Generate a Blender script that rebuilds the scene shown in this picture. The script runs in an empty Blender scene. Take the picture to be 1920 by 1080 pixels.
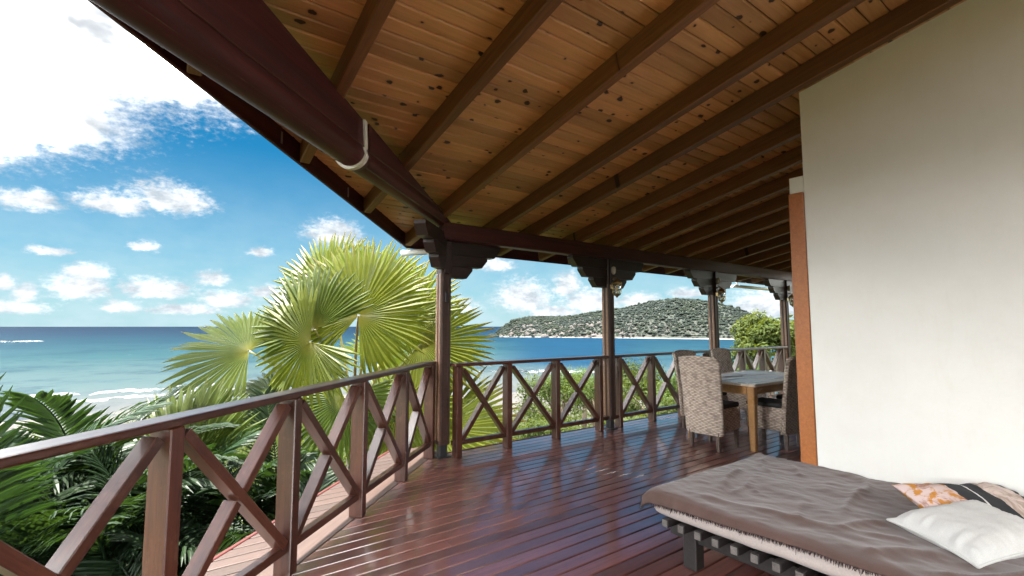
import bpy, bmesh, math, random
import numpy as np
from mathutils import Vector, Matrix, Euler

R = math.radians
random.seed(7)
rng = np.random.default_rng(7)
scene = bpy.context.scene
COL = scene.collection

# ------------------------------------------------------------------ camera
cam = bpy.data.cameras.new('camera')
cam.lens = 16.594; cam.sensor_width = 36.0
cam.clip_start = 0.05; cam.clip_end = 120000
camo = bpy.data.objects.new('camera', cam)
camo.location = (0, 0, 1.4)
camo.rotation_euler = (R(90 + 4.651), 0, R(54 - 90))
COL.objects.link(camo)
scene.camera = camo

# ------------------------------------------------------------------ render / exposure
scene.render.engine = 'CYCLES'
cy = scene.cycles
cy.use_denoising = True
cy.max_bounces = 8; cy.diffuse_bounces = 5; cy.glossy_bounces = 4
cy.transmission_bounces = 6; cy.transparent_max_bounces = 8
cy.caustics_reflective = False; cy.caustics_refractive = False
cy.sample_clamp_indirect = 8
vs = scene.view_settings
vs.view_transform = 'Standard'; vs.look = 'None'; vs.gamma = 1.0
vs.exposure = 3.68
vs.use_curve_mapping = False

# ------------------------------------------------------------------ sun and sky
SUN_EL, SUN_AZ = 80.0, 128.0          # azimuth: degrees counter-clockwise from +X
sl = bpy.data.lights.new('sun', 'SUN')
sl.energy = 2.0; sl.angle = R(0.53); sl.color = (1.0, 0.95, 0.86)
so = bpy.data.objects.new('sun', sl)
sd = Vector((math.cos(R(SUN_EL)) * math.cos(R(SUN_AZ)), math.cos(R(SUN_EL)) * math.sin(R(SUN_AZ)), math.sin(R(SUN_EL))))
so.rotation_euler = sd.to_track_quat('Z', 'Y').to_euler()
so.location = sd * 60
COL.objects.link(so)

world = bpy.data.worlds.new('World'); scene.world = world
world.use_nodes = True
WN, WL = world.node_tree.nodes, world.node_tree.links
WN.clear()

class NB:
    """tiny node builder"""
    def __init__(s, tree): s.t = tree; s.n = tree.nodes; s.l = tree.links
    def new(s, typ, **kw):
        n = s.n.new(typ)
        for k, v in kw.items(): setattr(n, k, v)
        return n
    def put(s, sock, v):
        if hasattr(v, 'is_output') or isinstance(v, bpy.types.NodeSocket): s.l.new(v, sock)
        else: sock.default_value = v
    def math(s, op, a, b=None, c=None, clamp=False):
        n = s.new('ShaderNodeMath', operation=op, use_clamp=clamp)
        s.put(n.inputs[0], a)
        if b is not None: s.put(n.inputs[1], b)
        if c is not None: s.put(n.inputs[2], c)
        return n.outputs[0]
    def vec(s, op, a, b=None, c=None, out=0):
        n = s.new('ShaderNodeVectorMath', operation=op)
        s.put(n.inputs[0], a)
        if b is not None: s.put(n.inputs[1], b)
        if c is not None: s.put(n.inputs[2], c)
        return n.outputs[out]
    def noise(s, v, scale, detail=4, rough=0.5, dist=0.0, col=False):
        n = s.new('ShaderNodeTexNoise')
        if v is not None: s.put(n.inputs['Vector'], v)
        n.inputs['Scale'].default_value = scale; n.inputs['Detail'].default_value = detail
        n.inputs['Roughness'].default_value = rough; n.inputs['Distortion'].default_value = dist
        return n.outputs['Color' if col else 'Fac']
    def ramp(s, fac, stops, interp='LINEAR'):
        n = s.new('ShaderNodeValToRGB'); s.put(n.inputs[0], fac)
        e = n.color_ramp.elements; n.color_ramp.interpolation = interp
        while len(e) < len(stops): e.new(0.5)
        for k, (p, c) in enumerate(stops):
            e[k].position = p; e[k].color = (*c, 1) if len(c) == 3 else c
        return n.outputs[0]
    def mapr(s, v, a, b, c=0.0, d=1.0, smooth=False):
        n = s.new('ShaderNodeMapRange', clamp=True)
        if smooth: n.interpolation_type = 'SMOOTHSTEP'
        s.put(n.inputs[0], v)
        for i, x in enumerate((a, b, c, d)): s.put(n.inputs[i + 1], x)
        return n.outputs[0]
    def mix(s, f, a, b, blend='MIX'):
        n = s.new('ShaderNodeMix', data_type='RGBA', blend_type=blend)
        s.put(n.inputs[0], f)
        for k, v in ((6, a), (7, b)):
            if isinstance(v, tuple) and len(v) == 3: v = (*v, 1)
            s.put(n.inputs[k], v)
        return n.outputs[2]
    def comb(s, x, y, z):
        n = s.new('ShaderNodeCombineXYZ')
        for k, v in enumerate((x, y, z)): s.put(n.inputs[k], v)
        return n.outputs[0]
    def sep(s, v):
        n = s.new('ShaderNodeSeparateXYZ'); s.put(n.inputs[0], v); return n.outputs

def build_world():
    b = NB(world.node_tree)
    out = b.new('ShaderNodeOutputWorld'); bg = b.new('ShaderNodeBackground')
    sky = b.new('ShaderNodeTexSky', sky_type='NISHITA')
    sky.sun_disc = False
    sky.sun_elevation = R(SUN_EL); sky.sun_rotation = R(90 - SUN_AZ)
    sky.altitude = 0; sky.air_density = 1.0; sky.dust_density = 0.35; sky.ozone_density = 2.2
    tint = b.mix(1.0, sky.outputs[0], (0.020, 0.142, 0.180), 'MULTIPLY')
    tc = b.new('ShaderNodeTexCoord')
    d = b.vec('NORMALIZE', tc.outputs['Generated'])
    fw = (math.cos(R(54)), math.sin(R(54)), 0); rt = (math.sin(R(54)), -math.cos(R(54)), 0)
    ff = b.vec('DOT_PRODUCT', d, fw, out=1); rr = b.vec('DOT_PRODUCT', d, rt, out=1)
    z = b.sep(d)[2]
    az = b.math('MULTIPLY', b.math('ARCTAN2', rr, ff), 180 / math.pi)
    el = b.math('MULTIPLY', b.math('ARCSINE', z), 180 / math.pi)
    P = b.comb(az, el, 0.0)
    # ragged edges: wobble the lookup
    Pn = b.comb(az, b.math('MULTIPLY', el, 1.7), 0.0)
    w1 = b.noise(Pn, 0.16, 4, 0.58, col=True)
    w2 = b.noise(Pn, 0.6, 4, 0.62, col=True)
    off = b.vec('ADD', b.vec('MULTIPLY', b.vec('SUBTRACT', w1, (.5, .5, .5)), (5.0, 2.8, 0)),
                b.vec('MULTIPLY', b.vec('SUBTRACT', w2, (.5, .5, .5)), (2.4, 1.5, 0)))
    # wobble shrinks towards the horizon, where clouds are farther and smaller
    amp = b.mapr(el, 2.0, 16.0, 0.30, 1.0)
    sc = b.new('ShaderNodeVectorMath', operation='SCALE'); b.put(sc.inputs[0], off); b.put(sc.inputs['Scale'], amp)
    Q = b.vec('ADD', P, sc.outputs[0])
    blobs = [(-47, 24.5, 20, 14.5), (-36.0, 25.0, 13, 10.0), (-53, 16.5, 12, 9.0), (-60, 26, 14, 12), (-46, 18.0, 10, 7.5),
             (-36.6, 12.3, 4.88, 2.75), (-40.8, 11.2, 4.15, 1.75), (-46.3, 10.4, 3.17, 1.50),
             (-38.2, 7.5, 1.59, 1.00), (-28.2, 7.9, 2.07, 0.88), (-44.6, 6.4, 2.07, 0.75),
             (-42.6, 3.2, 3.17, 2.19), (-37.0, 3.4, 4.27, 1.81), (-46.0, 2.6, 1.22, 1.50), (-47.6, 3.4, 1.46, 1.12),
             (-32.6, 4.8, 2.07, 1.50), (-39.5, 1.7, 2.44, 1.00), (-31.2, 2.6, 3.66, 1.62),
             (-21.0, 10.2, 4.51, 2.50), (-1.9, 7.2, 3.29, 1.25), (1.4, 3.2, 5.12, 3.62), (6.5, 4.6, 2.44, 2.88), (9.6, 2.6, 5.12, 2.75),
             (15.2, 2.8, 3.90, 1.50), (28.2, 1.8, 5.37, 3.00), (-14.0, 3.0, 6.10, 2.50), (-8.0, 2.2, 5.49, 2.00), (-24, 2.0, 4.88, 1.88), (-46.5, 1.5, 3.2, 1.1), (-34.5, 1.6, 4.5, 1.0), (-42.0, 4.6, 2.4, 1.2), (5.0, 1.6, 5.0, 1.5), (-27.5, 3.6, 2.6, 1.3), (20.5, 3.6, 3.0, 1.1)]
    dist = None; big = None
    for k, (a, e, ra, re) in enumerate(blobs):
        q = b.vec('MULTIPLY_ADD', Q, (1 / ra, 1 / re, 0), (-a / ra, -e / re, 0))
        q = b.vec('MAXIMUM', q, b.vec('MULTIPLY', q, (-1, -1.7, 0)))
        ln = b.vec('LENGTH', q, out=1)
        dist = ln if dist is None else b.math('MINIMUM', dist, ln)
        if k == 4: big = dist
    dens = b.math('SUBTRACT', 1.0, dist)
    # broken cloud over the rest of the sky
    far = b.math('MAXIMUM', b.mapr(b.math('ABSOLUTE', az), 44, 58), b.mapr(el, 30, 44))
    d3 = b.vec('MULTIPLY', d, (1, 1, 1.6))
    gn = b.noise(d3, 2.6, 5, 0.58)
    gd = b.math('MULTIPLY', b.math('SUBTRACT', gn, 0.40), 4.0)
    gd = b.math('SUBTRACT', gd, b.math('MULTIPLY', b.math('SUBTRACT', 1.0, far), 3.0))
    dens = b.math('MAXIMUM', dens, gd)
    thick = b.math('MAXIMUM', b.math('SUBTRACT', 1.0, big), gd)      # deep cloud banks: overhead and to the left
    fine = b.noise(Pn, 1.3, 5, 0.66)
    dens = b.math('ADD', dens, b.math('MULTIPLY', b.math('SUBTRACT', fine, 0.5), b.mapr(thick, .1, .6, 1.15, .5)))
    mask = b.math('POWER', b.mapr(dens, -0.05, 0.70, 0, 1, True), 1.6)
    mask = b.math('MULTIPLY', mask, b.mapr(el, -0.2, 0.5))
    # paler air low over the sea
    veil = b.math('MULTIPLY', b.math('POWER', b.mapr(el, 19.0, 0.5, 0.0, 0.95), 1.25), b.mapr(b.noise(Pn, .22, 3, .6), .30, .62, .75, 1))
    sn = b.noise(b.vec('ADD', Pn, (0.9, -1.6, 0)), .34, 4, .62)
    shade = b.mapr(sn, .36, .60)
    cl = b.mix(shade, (1.02, 1.14, 1.25), (1.95, 2.0, 2.04))             # small cumulus
    deep = b.mapr(thick, 0.35, 0.95, 0, 1, True)
    bn = b.noise(b.vec('ADD', Pn, (9.0, 6.5, 0)), .11, 4, .55)
    bank = b.mix(b.math('POWER', b.mapr(bn, .30, .66), 3.2), (1.05, 1.11, 1.18), (130, 130, 127))   # heart of the banks, brightness raised to light the interior
    cl = b.mix(deep, cl, bank)
    c = b.mix(veil, tint, (1.02, 1.36, 1.48))
    c = b.mix(mask, c, cl)
    b.l.new(c, bg.inputs[0]); bg.inputs[1].default_value = 0.05
    b.l.new(bg.outputs[0], out.inputs[0])
build_world()
world.cycles.sampling_method = 'MANUAL'; world.cycles.sample_map_resolution = 512

# ------------------------------------------------------------------ materials
MATS = {}
def new_mat(name):
    m = bpy.data.materials.new(name); m.use_nodes = True
    m.node_tree.nodes.clear()
    b = NB(m.node_tree)
    out = b.new('ShaderNodeOutputMaterial'); p = b.new('ShaderNodeBsdfPrincipled')
    b.l.new(p.outputs[0], out.inputs[0])
    MATS[name] = m
    return m, b, p, out
def coords(b, scale=(1, 1, 1), jitter=True):
    tc = b.new('ShaderNodeTexCoord'); v = tc.outputs['Object']
    if jitter:
        oi = b.new('ShaderNodeObjectInfo')
        r = oi.outputs['Random']
        v = b.vec('ADD', v, b.comb(b.math('MULTIPLY', r, 37.0), b.math('MULTIPLY', r, 91.0), b.math('MULTIPLY', r, 53.0)))
    return b.vec('MULTIPLY', v, scale)
def bump(b, p, h, strength=0.2, dist=0.01):
    n = b.new('ShaderNodeBump'); n.inputs['Strength'].default_value = strength; n.inputs['Distance'].default_value = dist
    b.put(n.inputs['Height'], h); b.l.new(n.outputs[0], p.inputs['Normal'])

def wood(name, c1, c2, rough=0.35, grain=1.0, var=0.25, knots=0.0, coat=0.0, coatr=.14, bmp=0.15, spec=0.5, worn=None):
    m, b, p, out = new_mat(name)
    v = coords(b, (1.2 * grain, 22 * grain, 22 * grain))
    g = b.noise(v, 2.2, 6, 0.62, 0.6)
    v2 = coords(b, (0.5, 4, 4)); g2 = b.noise(v2, 1.3, 3, 0.5)
    col = b.mix(b.mapr(g, .3, .72), c1, c2)
    col = b.mix(b.mapr(g2, .35, .7, 0, var), col, tuple(x * 0.45 for x in c1))
    oi = b.new('ShaderNodeObjectInfo')
    hs = b.new('ShaderNodeHueSaturation')
    b.put(hs.inputs['Value'], b.mapr(oi.outputs['Random'], 0, 1, 1 - var * .7, 1 + var * .7)); b.put(hs.inputs['Color'], col)
    col = hs.outputs[0]
    if knots:
        kv = coords(b, (7.0, 9.5, 1.0))
        vo = b.new('ShaderNodeTexVoronoi', voronoi_dimensions='2D'); vo.inputs['Scale'].default_value = 1.0; vo.inputs['Randomness'].default_value = 1.0
        b.put(vo.inputs['Vector'], b.vec('ADD', kv, b.vec('MULTIPLY', b.vec('SUBTRACT', b.noise(kv, 2.0, 3, col=True), (.5, .5, .5)), (.35, .35, .35))))
        cellr = b.sep(vo.outputs['Color'])[0]
        size = b.mapr(cellr, 1 - knots, 1.0, 0.05, 0.21)
        size = b.math('SUBTRACT', size, b.math('MULTIPLY', b.math('LESS_THAN', cellr, 1 - knots), 1.0))
        kk = b.math('SUBTRACT', size, vo.outputs['Distance'])
        col = b.mix(b.mapr(kk, -0.10, 0.03, 0, .5, True), col, (c1[0] * .45, c1[1] * .33, c1[2] * .3))
        col = b.mix(b.mapr(kk, 0.0, 0.03, 0, .95, True), col, (0.014, 0.007, 0.005))
    if worn:
        wv = coords(b, (1, 1, 1)); wn = b.noise(wv, 7, 6, .7); wn2 = b.noise(b.vec('MULTIPLY', wv, (1, 8, 8)), 9, 4, .65)
        col = b.mix(b.math('MULTIPLY', b.mapr(wn, .52, .66), b.mapr(wn2, .42, .62, 0, .55)), col, worn)
        col = b.mix(b.mapr(wn2, .58, .70, 0, .6), col, tuple(x * .25 for x in c2))
    b.put(p.inputs['Base Color'], col)
    rn = b.mapr(g2, .3, .7, rough * .8, rough * 1.3)
    b.put(p.inputs['Roughness'], rn)
    p.inputs['Specular IOR Level'].default_value = spec
    p.inputs['Coat Weight'].default_value = coat; p.inputs['Coat Roughness'].default_value = coatr; p.inputs['Coat IOR'].default_value = 1.95
    bump(b, p, g, bmp, 0.004)
    return m

wood('deck_wood', (0.215, 0.070, 0.050), (0.110, 0.034, 0.026), rough=.40, var=.42, bmp=.10, spec=.6, worn=(0.22, 0.10, 0.08), coat=1.0, coatr=.13)
wood('weathered_deck', (0.070, 0.044, 0.037), (0.042, 0.025, 0.021), rough=.55, var=.35, bmp=.15, spec=.4)
wood('rail_wood', (0.100, 0.031, 0.016), (0.042, 0.012, 0.008), rough=.42, var=.45, bmp=.22, spec=.4, worn=(0.17, 0.085, 0.055), coat=.5, coatr=.2)
wood('beam_wood', (0.100, 0.022, 0.020), (0.026, 0.007, 0.008), rough=.5, var=.5, bmp=.8, spec=.35, grain=.33)
wood('corbel_wood', (0.040, 0.019, 0.018), (0.022, 0.011, 0.011), rough=.40, var=.25, bmp=.2)
wood('post_wood', (0.075, 0.038, 0.029), (0.040, 0.019, 0.016), rough=.38, var=.30, bmp=.2)
wood('lit_fillet_wood', (0.36, 0.205, 0.125), (0.22, 0.115, 0.070), rough=.4, var=.2)
wood('ceiling_pine', (0.76, 0.455, 0.205), (0.58, 0.315, 0.125), rough=.42, var=.36, knots=.30, bmp=.12, grain=.8)
wood('rafter_wood', (0.25, 0.115, 0.045), (0.13, 0.056, 0.023), rough=.50, var=.30, knots=.05, bmp=.2)
wood('jamb_wood', (0.42, 0.150, 0.042), (0.30, 0.098, 0.028), rough=.38, var=.15, bmp=.1)
wood('table_wood', (0.52, 0.29, 0.12), (0.40, 0.205, 0.080), rough=.30, var=.15, bmp=.1)
wood('table_top_sheen', (0.70, 0.60, 0.50), (0.62, 0.52, 0.42), rough=.28, var=.15, bmp=.04)  # paler than the table wood: reflected sky is put into the colour
wood('leg_wood', (0.16, 0.115, 0.095), (0.085, 0.060, 0.052), rough=.5, var=.2)
wood('bed_wood', (0.030, 0.025, 0.024), (0.014, 0.012, 0.012), rough=.45, var=.25, bmp=.3)
wood('bed_end_wood', (0.20, 0.18, 0.165), (0.10, 0.09, 0.085), rough=.6, var=.25, grain=3)
wood('dark_door_wood', (0.095, 0.042, 0.028), (0.05, 0.022, 0.016), rough=.35, var=.2)
wood('trunk_bark', (0.22, 0.17, 0.12), (0.10, 0.08, 0.06), rough=.9, var=.3, bmp=.8)

def plain(name, col, rough=.5, metal=0.0, noise_amt=.12, nscale=8, bmp=0.0, spec=.5):
    m, b, p, out = new_mat(name)
    v = coords(b); n = b.noise(v, nscale, 5, .6)
    c = b.mix(b.mapr(n, .3, .7), tuple(x * (1 - noise_amt) for x in col), tuple(min(1, x * (1 + noise_amt)) for x in col))
    b.put(p.inputs['Base Color'], c)
    p.inputs['Roughness'].default_value = rough; p.inputs['Metallic'].default_value = metal
    p.inputs['Specular IOR Level'].default_value = spec
    if bmp: bump(b, p, n, bmp, .01)
    return m
def plaster():
    m, b, p, out = new_mat('plaster')
    v = coords(b, jitter=False)
    n = b.noise(v, 1.3, 5, .6); n2 = b.noise(v, 9, 5, .65); n3 = b.noise(b.vec('MULTIPLY', v, (1, 6, 1)), 5, 4, .6)
    c = b.mix(b.mapr(n, .3, .7), (0.77, 0.76, 0.725), (0.82, 0.81, 0.775))
    c = b.mix(b.mapr(n2, .45, .75, 0, .10), c, (0.62, 0.58, 0.49))
    c = b.mix(b.mapr(n3, .55, .75, 0, .10), c, (0.66, 0.62, 0.53))
    b.put(p.inputs['Base Color'], c); p.inputs['Roughness'].default_value = .8
    bump(b, p, b.math('ADD', b.noise(v, 38, 4, .6), b.math('MULTIPLY', n2, .8)), .16, .006)
plaster()
plain('white_paint', (0.78, 0.78, 0.76), .4, noise_amt=.05)
plain('end_cap', (0.72, 0.69, 0.64), .5, noise_amt=.08)
plain('brass', (0.52, 0.38, 0.17), .35, 1.0, .2)
plain('dark_metal', (0.05, 0.05, 0.055), .45, .6, .2)
plain('steel', (0.45, 0.45, 0.46), .4, .9, .1)
plain('roof_sheet', (0.05, 0.03, 0.025), .9)
plain('under_deck_dark', (0.020, 0.015, 0.013), .9)
plain('cushion_dark', (0.035, 0.033, 0.036), .85, bmp=.2, nscale=60)
plain('paper', (0.78, 0.80, 0.82), .5, noise_amt=.04)
plain('mug_glaze', (0.62, 0.60, 0.56), .2, noise_amt=.05)

def glass():
    m, b, p, out = new_mat('lamp_glass')
    p.inputs['Base Color'].default_value = (.95, .95, .9, 1); p.inputs['Roughness'].default_value = .08
    p.inputs['Transmission Weight'].default_value = .85; p.inputs['IOR'].default_value = 1.2
glass()

def fabric(name, c1, c2, weave=220, rough=.95, sheen=.3, bmp=.25):
    m, b, p, out = new_mat(name)
    v = coords(b, jitter=False)
    n = b.noise(v, 5, 6, .65); f = b.noise(v, weave, 2, .6)
    c = b.mix(b.mapr(n, .3, .7), c1, c2); c = b.mix(b.mapr(f, .35, .65, 0, .35), c, tuple(x * .6 for x in c1))
    b.put(p.inputs['Base Color'], c); p.inputs['Roughness'].default_value = rough
    p.inputs['Sheen Weight'].default_value = sheen; p.inputs['Specular IOR Level'].default_value = .2
    bump(b, p, f, bmp, .003)
fabric('blanket_cloth', (0.118, 0.069, 0.058), (0.092, 0.054, 0.046))
fabric('fringe_yarn', (0.050, 0.030, 0.030), (0.07, 0.045, 0.045))
fabric('mattress_cloth', (0.60, 0.53, 0.50), (0.52, 0.45, 0.42), weave=120)
fabric('white_cotton', (0.66, 0.65, 0.635), (0.60, 0.59, 0.575), weave=300, sheen=.1, bmp=.1)
fabric('grey_piping', (0.42, 0.37, 0.35), (0.36, 0.31, 0.30))

def patchwork():
    m, b, p, out = new_mat('patchwork_cloth')
    v = coords(b, jitter=False); s = b.sep(v)
    wob = b.math('MULTIPLY', b.math('SUBTRACT', b.noise(v, 14, 3), .5), .045)
    x = b.math('ADD', s[0], wob)
    n1 = b.noise(v, 17, 4, .6, .5); n2 = b.noise(b.vec('ADD', v, (3, 1, 2)), 9, 5, .6, 1.2)
    flor = b.mix(b.mapr(n1, .46, .56, 0, 1, True), (0.62, 0.48, 0.46), (0.52, 0.22, 0.035))
    flor = b.mix(b.mapr(n2, .56, .64, 0, .8, True), flor, (0.30, 0.12, 0.07))
    pink = b.mix(b.mapr(n2, .42, .62, 0, 1, True), (0.62, 0.50, 0.46), (0.36, 0.27, 0.22))
    blk = (0.016, 0.017, 0.022)
    c = b.mix(b.math('GREATER_THAN', x, -.165), flor, blk)
    line = b.math('COMPARE', b.math('ADD', s[0], b.math('MULTIPLY', s[1], -.25)), -.075, .006)
    c = b.mix(line, c, (0.75, 0.74, 0.72))
    c = b.mix(b.math('GREATER_THAN', x, .045), c, pink)
    c = b.mix(b.math('GREATER_THAN', x, .24), c, blk)
    b.put(p.inputs['Base Color'], c); p.inputs['Roughness'].default_value = .85
patchwork()

def wicker():
    m, b, p, out = new_mat('rattan_weave')
    tc = b.new('ShaderNodeTexCoord'); v = tc.outputs['Object']
    s = b.sep(v); n = b.noise(v, 26, 4, .65); nl = b.noise(v, 5, 3, .6)
    h = b.math('ADD', s[0], s[1])
    wob = b.math('MULTIPLY', b.math('SUBTRACT', b.noise(v, 9, 2), .5), .012)
    row = b.math('ADD', b.math('MULTIPLY', s[2], 52), b.math('MULTIPLY', wob, 70))
    rowi = b.math('FLOOR', row)
    ph = b.math('MULTIPLY', b.math('MODULO', rowi, 2.0), math.pi)
    rowf = b.math('SINE', b.math('MULTIPLY', row, math.pi)); rowf = b.math('ABSOLUTE', rowf)
    wv = b.math('SINE', b.math('ADD', b.math('MULTIPLY', h, 84), ph))
    hgt = b.math('ADD', b.math('MULTIPLY', rowf, .7), b.math('MULTIPLY', wv, .3))
    c = b.mix(b.mapr(hgt, -.1, .85), (0.11, 0.072, 0.055), (0.62, 0.50, 0.41))
    c = b.mix(b.mapr(n, .35, .7, 0, .55), c, (0.70, 0.60, 0.52))
    bands = b.noise(b.comb(b.math('MULTIPLY', h, 14), b.math('MULTIPLY', s[2], 16), 0), 1.0, 2, .5)
    c = b.mix(b.mapr(bands, .52, .64, 0, .5), c, (0.17, 0.11, 0.085))
    b.put(p.inputs['Base Color'], c); p.inputs['Roughness'].default_value = .6
    bump(b, p, hgt, .8, .006)
wicker()

def leaf(name, c1, c2, trans=.5, rough=.38, tcol=None, scale=3.0, spec=.5, tips=None):
    m, b, p, out = new_mat(name)
    v = coords(b); n = b.noise(v, scale, 4, .6)
    oi = b.new('ShaderNodeObjectInfo')
    c = b.mix(b.mapr(n, .3, .7), c1, c2)
    if tips:
        tc = b.new('ShaderNodeTexCoord'); ln = b.vec('LENGTH', tc.outputs['Object'], out=1)
        wn = b.noise(tc.outputs['Object'], 22, 3, .6)
        lt = b.math('ADD', ln, b.math('MULTIPLY', b.math('SUBTRACT', wn, .5), .5))
        c = b.mix(b.mapr(lt, .92, 1.20, 0, .75), c, tips)
        c = b.mix(b.mapr(ln, .22, .04, 0, .6), c, (0.26, 0.24, 0.06))
    hs = b.new('ShaderNodeHueSaturation'); b.put(hs.inputs['Color'], c)
    b.put(hs.inputs['Value'], b.mapr(oi.outputs['Random'], 0, 1, .75, 1.2)); b.put(hs.inputs['Hue'], b.mapr(oi.outputs['Random'], 0, 1, .49, .51))
    c = hs.outputs[0]
    b.put(p.inputs['Base Color'], c); p.inputs['Roughness'].default_value = rough; p.inputs['Specular IOR Level'].default_value = spec
    t = b.new('ShaderNodeBsdfTranslucent'); b.put(t.inputs[0], b.mix(1.0, c, tcol or (1.6, 1.5, .55), 'MULTIPLY'))
    mx = b.new('ShaderNodeMixShader'); mx.inputs[0].default_value = trans
    b.l.new(p.outputs[0], mx.inputs[1]); b.l.new(t.outputs[0], mx.inputs[2]); b.l.new(mx.outputs[0], out.inputs[0])
leaf('fan_leaf', (0.165, 0.195, 0.026), (0.115, 0.150, 0.021), trans=.60, tcol=(1.9, 1.75, .75), tips=(0.20, 0.15, 0.05))
leaf('fan_leaf_shaded', (0.098, 0.130, 0.026), (0.068, 0.100, 0.021), trans=.50, tcol=(1.8, 1.7, .6), tips=(0.14, 0.11, 0.04))  # darker copy of the fan leaf; shadow-side fronds carry shade in the colour
leaf('feather_leaf', (0.0246, 0.0492, 0.01968), (0.01394, 0.03116, 0.01394), trans=.28, rough=.45, spec=.3, tcol=(1.9, 1.9, .5))
leaf('shrub_leaf', (0.06396, 0.0902, 0.02132), (0.03936, 0.06232, 0.0164), trans=.35, rough=.7, spec=.15, tcol=(1.7, 1.6, .5))
leaf('tree_leaf', (0.0697, 0.0861, 0.01804), (0.041, 0.06068, 0.01476), trans=.35, rough=.7, spec=.15, tcol=(1.7, 1.5, .4))
plain('petiole_green', (0.26, 0.24, 0.09), .45, noise_amt=.2)
plain('petiole_brown', (0.30, 0.19, 0.08), .5, noise_amt=.25)

# ------------------------------------------------------------------ mesh helpers
def mesh_obj(name, me, mat, parent=None, M=None):
    o = bpy.data.objects.new(name, me)
    COL.objects.link(o)
    if mat and not me.materials: me.materials.append(MATS[mat])
    if parent is not None:
        o.parent = parent
        base = PBASE.get(parent.name, Matrix())
        o.matrix_basis = base.inverted() @ (M or Matrix())
        PBASE[o.name] = (M or Matrix())
    else:
        o.matrix_basis = M or Matrix(); PBASE[o.name] = M or Matrix()
    return o
PBASE = {}
def tag(o, label, cat=None, group=None, kind=None):
    if label: o['label'] = label
    if cat: o['category'] = cat
    if group: o['group'] = group
    if kind: o['kind'] = kind
    return o
def thing(name, loc, label, cat, group=None, rz=0.0):
    o = bpy.data.objects.new(name, None); COL.objects.link(o)
    o.empty_display_size = .1
    M = Matrix.Translation(Vector(loc)) @ Matrix.Rotation(rz, 4, 'Z')
    o.matrix_basis = M; PBASE[o.name] = M
    return tag(o, label, cat, group)
def pydata(name, v, f, smooth=False):
    me = bpy.data.meshes.new(name); me.from_pydata([tuple(map(float, x)) for x in v], [], f)
    if smooth: me.polygons.foreach_set('use_smooth', [True] * len(me.polygons))
    me.update(); return me
BOXES = {}
def box_mesh(lx, ly, lz, bev=.006, segs=1):
    k = (round(lx, 4), round(ly, 4), round(lz, 4), bev, segs)
    # cached per size; material slot decides re-use
    bm = bmesh.new(); bmesh.ops.create_cube(bm, size=1)
    for v in bm.verts: v.co = Vector((v.co.x * lx, v.co.y * ly, v.co.z * lz))
    if bev: bmesh.ops.bevel(bm, geom=bm.edges[:], offset=min(bev, .45 * min(lx, ly, lz)), segments=segs, affect='EDGES', profile=.5)
    me = bpy.data.meshes.new('box'); bm.to_mesh(me); bm.free(); return me
def box(name, c, size, mat, parent=None, bev=.006, rz=0.0, segs=1):
    key = (tuple(round(x, 4) for x in size), bev, segs, mat)
    if key not in BOXES: BOXES[key] = box_mesh(*size, bev, segs)
    return mesh_obj(name, BOXES[key], mat, parent, Matrix.Translation(Vector(c)) @ Matrix.Rotation(rz, 4, 'Z'))
def bar(name, p0, p1, w, h, mat, parent=None, bev=.005, up=(0, 0, 1), segs=1, shrink=0):
    """box from p0 to p1 (centre line), w sideways, h along up"""
    p0, p1 = Vector(p0), Vector(p1); d = p1 - p0; L = d.length; x = d.normalized()
    u = Vector(up); y = u.cross(x).normalized(); z = x.cross(y)
    M = Matrix(((x.x, y.x, z.x, 0), (x.y, y.y, z.y, 0), (x.z, y.z, z.z, 0), (0, 0, 0, 1)))
    M.translation = (p0 + p1) / 2
    key = ((round(L, 4), w, h), bev, segs, mat)
    if key not in BOXES: BOXES[key] = box_mesh(L, w, h, bev, segs)
    return mesh_obj(name, BOXES[key], mat, parent, M)
def extrude_profile(pts, length, smooth=False):
    """closed profile pts in (y,z) extruded along x from 0 to length"""
    n = len(pts)
    v = [(0, y, z) for y, z in pts] + [(length, y, z) for y, z in pts]
    f = [(i, (i + 1) % n, n + (i + 1) % n, n + i) for i in range(n)]
    f += [tuple(range(n - 1, -1, -1)), tuple(range(n, 2 * n))]
    return v, f
def tube(pts, rad, segs=8, cap=True):
    pts = [Vector(p) for p in pts]
    if not hasattr(rad, '__len__'): rad = [rad] * len(pts)
    v, f = [], []
    for i, p in enumerate(pts):
        d = (pts[min(i + 1, len(pts) - 1)] - pts[max(i - 1, 0)]).normalized()
        a = d.cross(Vector((0, 0, 1)))
        if a.length < .05: a = d.cross(Vector((1, 0, 0)))
        a.normalize(); bq = d.cross(a)
        for k in range(segs):
            t = 2 * math.pi * k / segs
            v.append(p + (a * math.cos(t) + bq * math.sin(t)) * rad[i])
    for i in range(len(pts) - 1):
        for k in range(segs):
            k2 = (k + 1) % segs
            f.append((i * segs + k, i * segs + k2, (i + 1) * segs + k2, (i + 1) * segs + k))
    if cap:
        f.append(tuple(range(segs - 1, -1, -1))); n = (len(pts) - 1) * segs
        f.append(tuple(n + k for k in range(segs)))
    return v, f
def tube_obj(name, pts, rad, mat, parent=None, segs=8):
    v, f = tube(pts, rad, segs)
    return mesh_obj(name, pydata(name, v, f, True), mat, parent)
def lathe(prof, segs=16):
    v, f = [], []
    for r, z in prof:
        for k in range(segs):
            t = 2 * math.pi * k / segs; v.append((r * math.cos(t), r * math.sin(t), z))
    for i in range(len(prof) - 1):
        for k in range(segs):
            k2 = (k + 1) % segs
            f.append((i * segs + k, i * segs + k2, (i + 1) * segs + k2, (i + 1) * segs + k))
    return v, f
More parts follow.
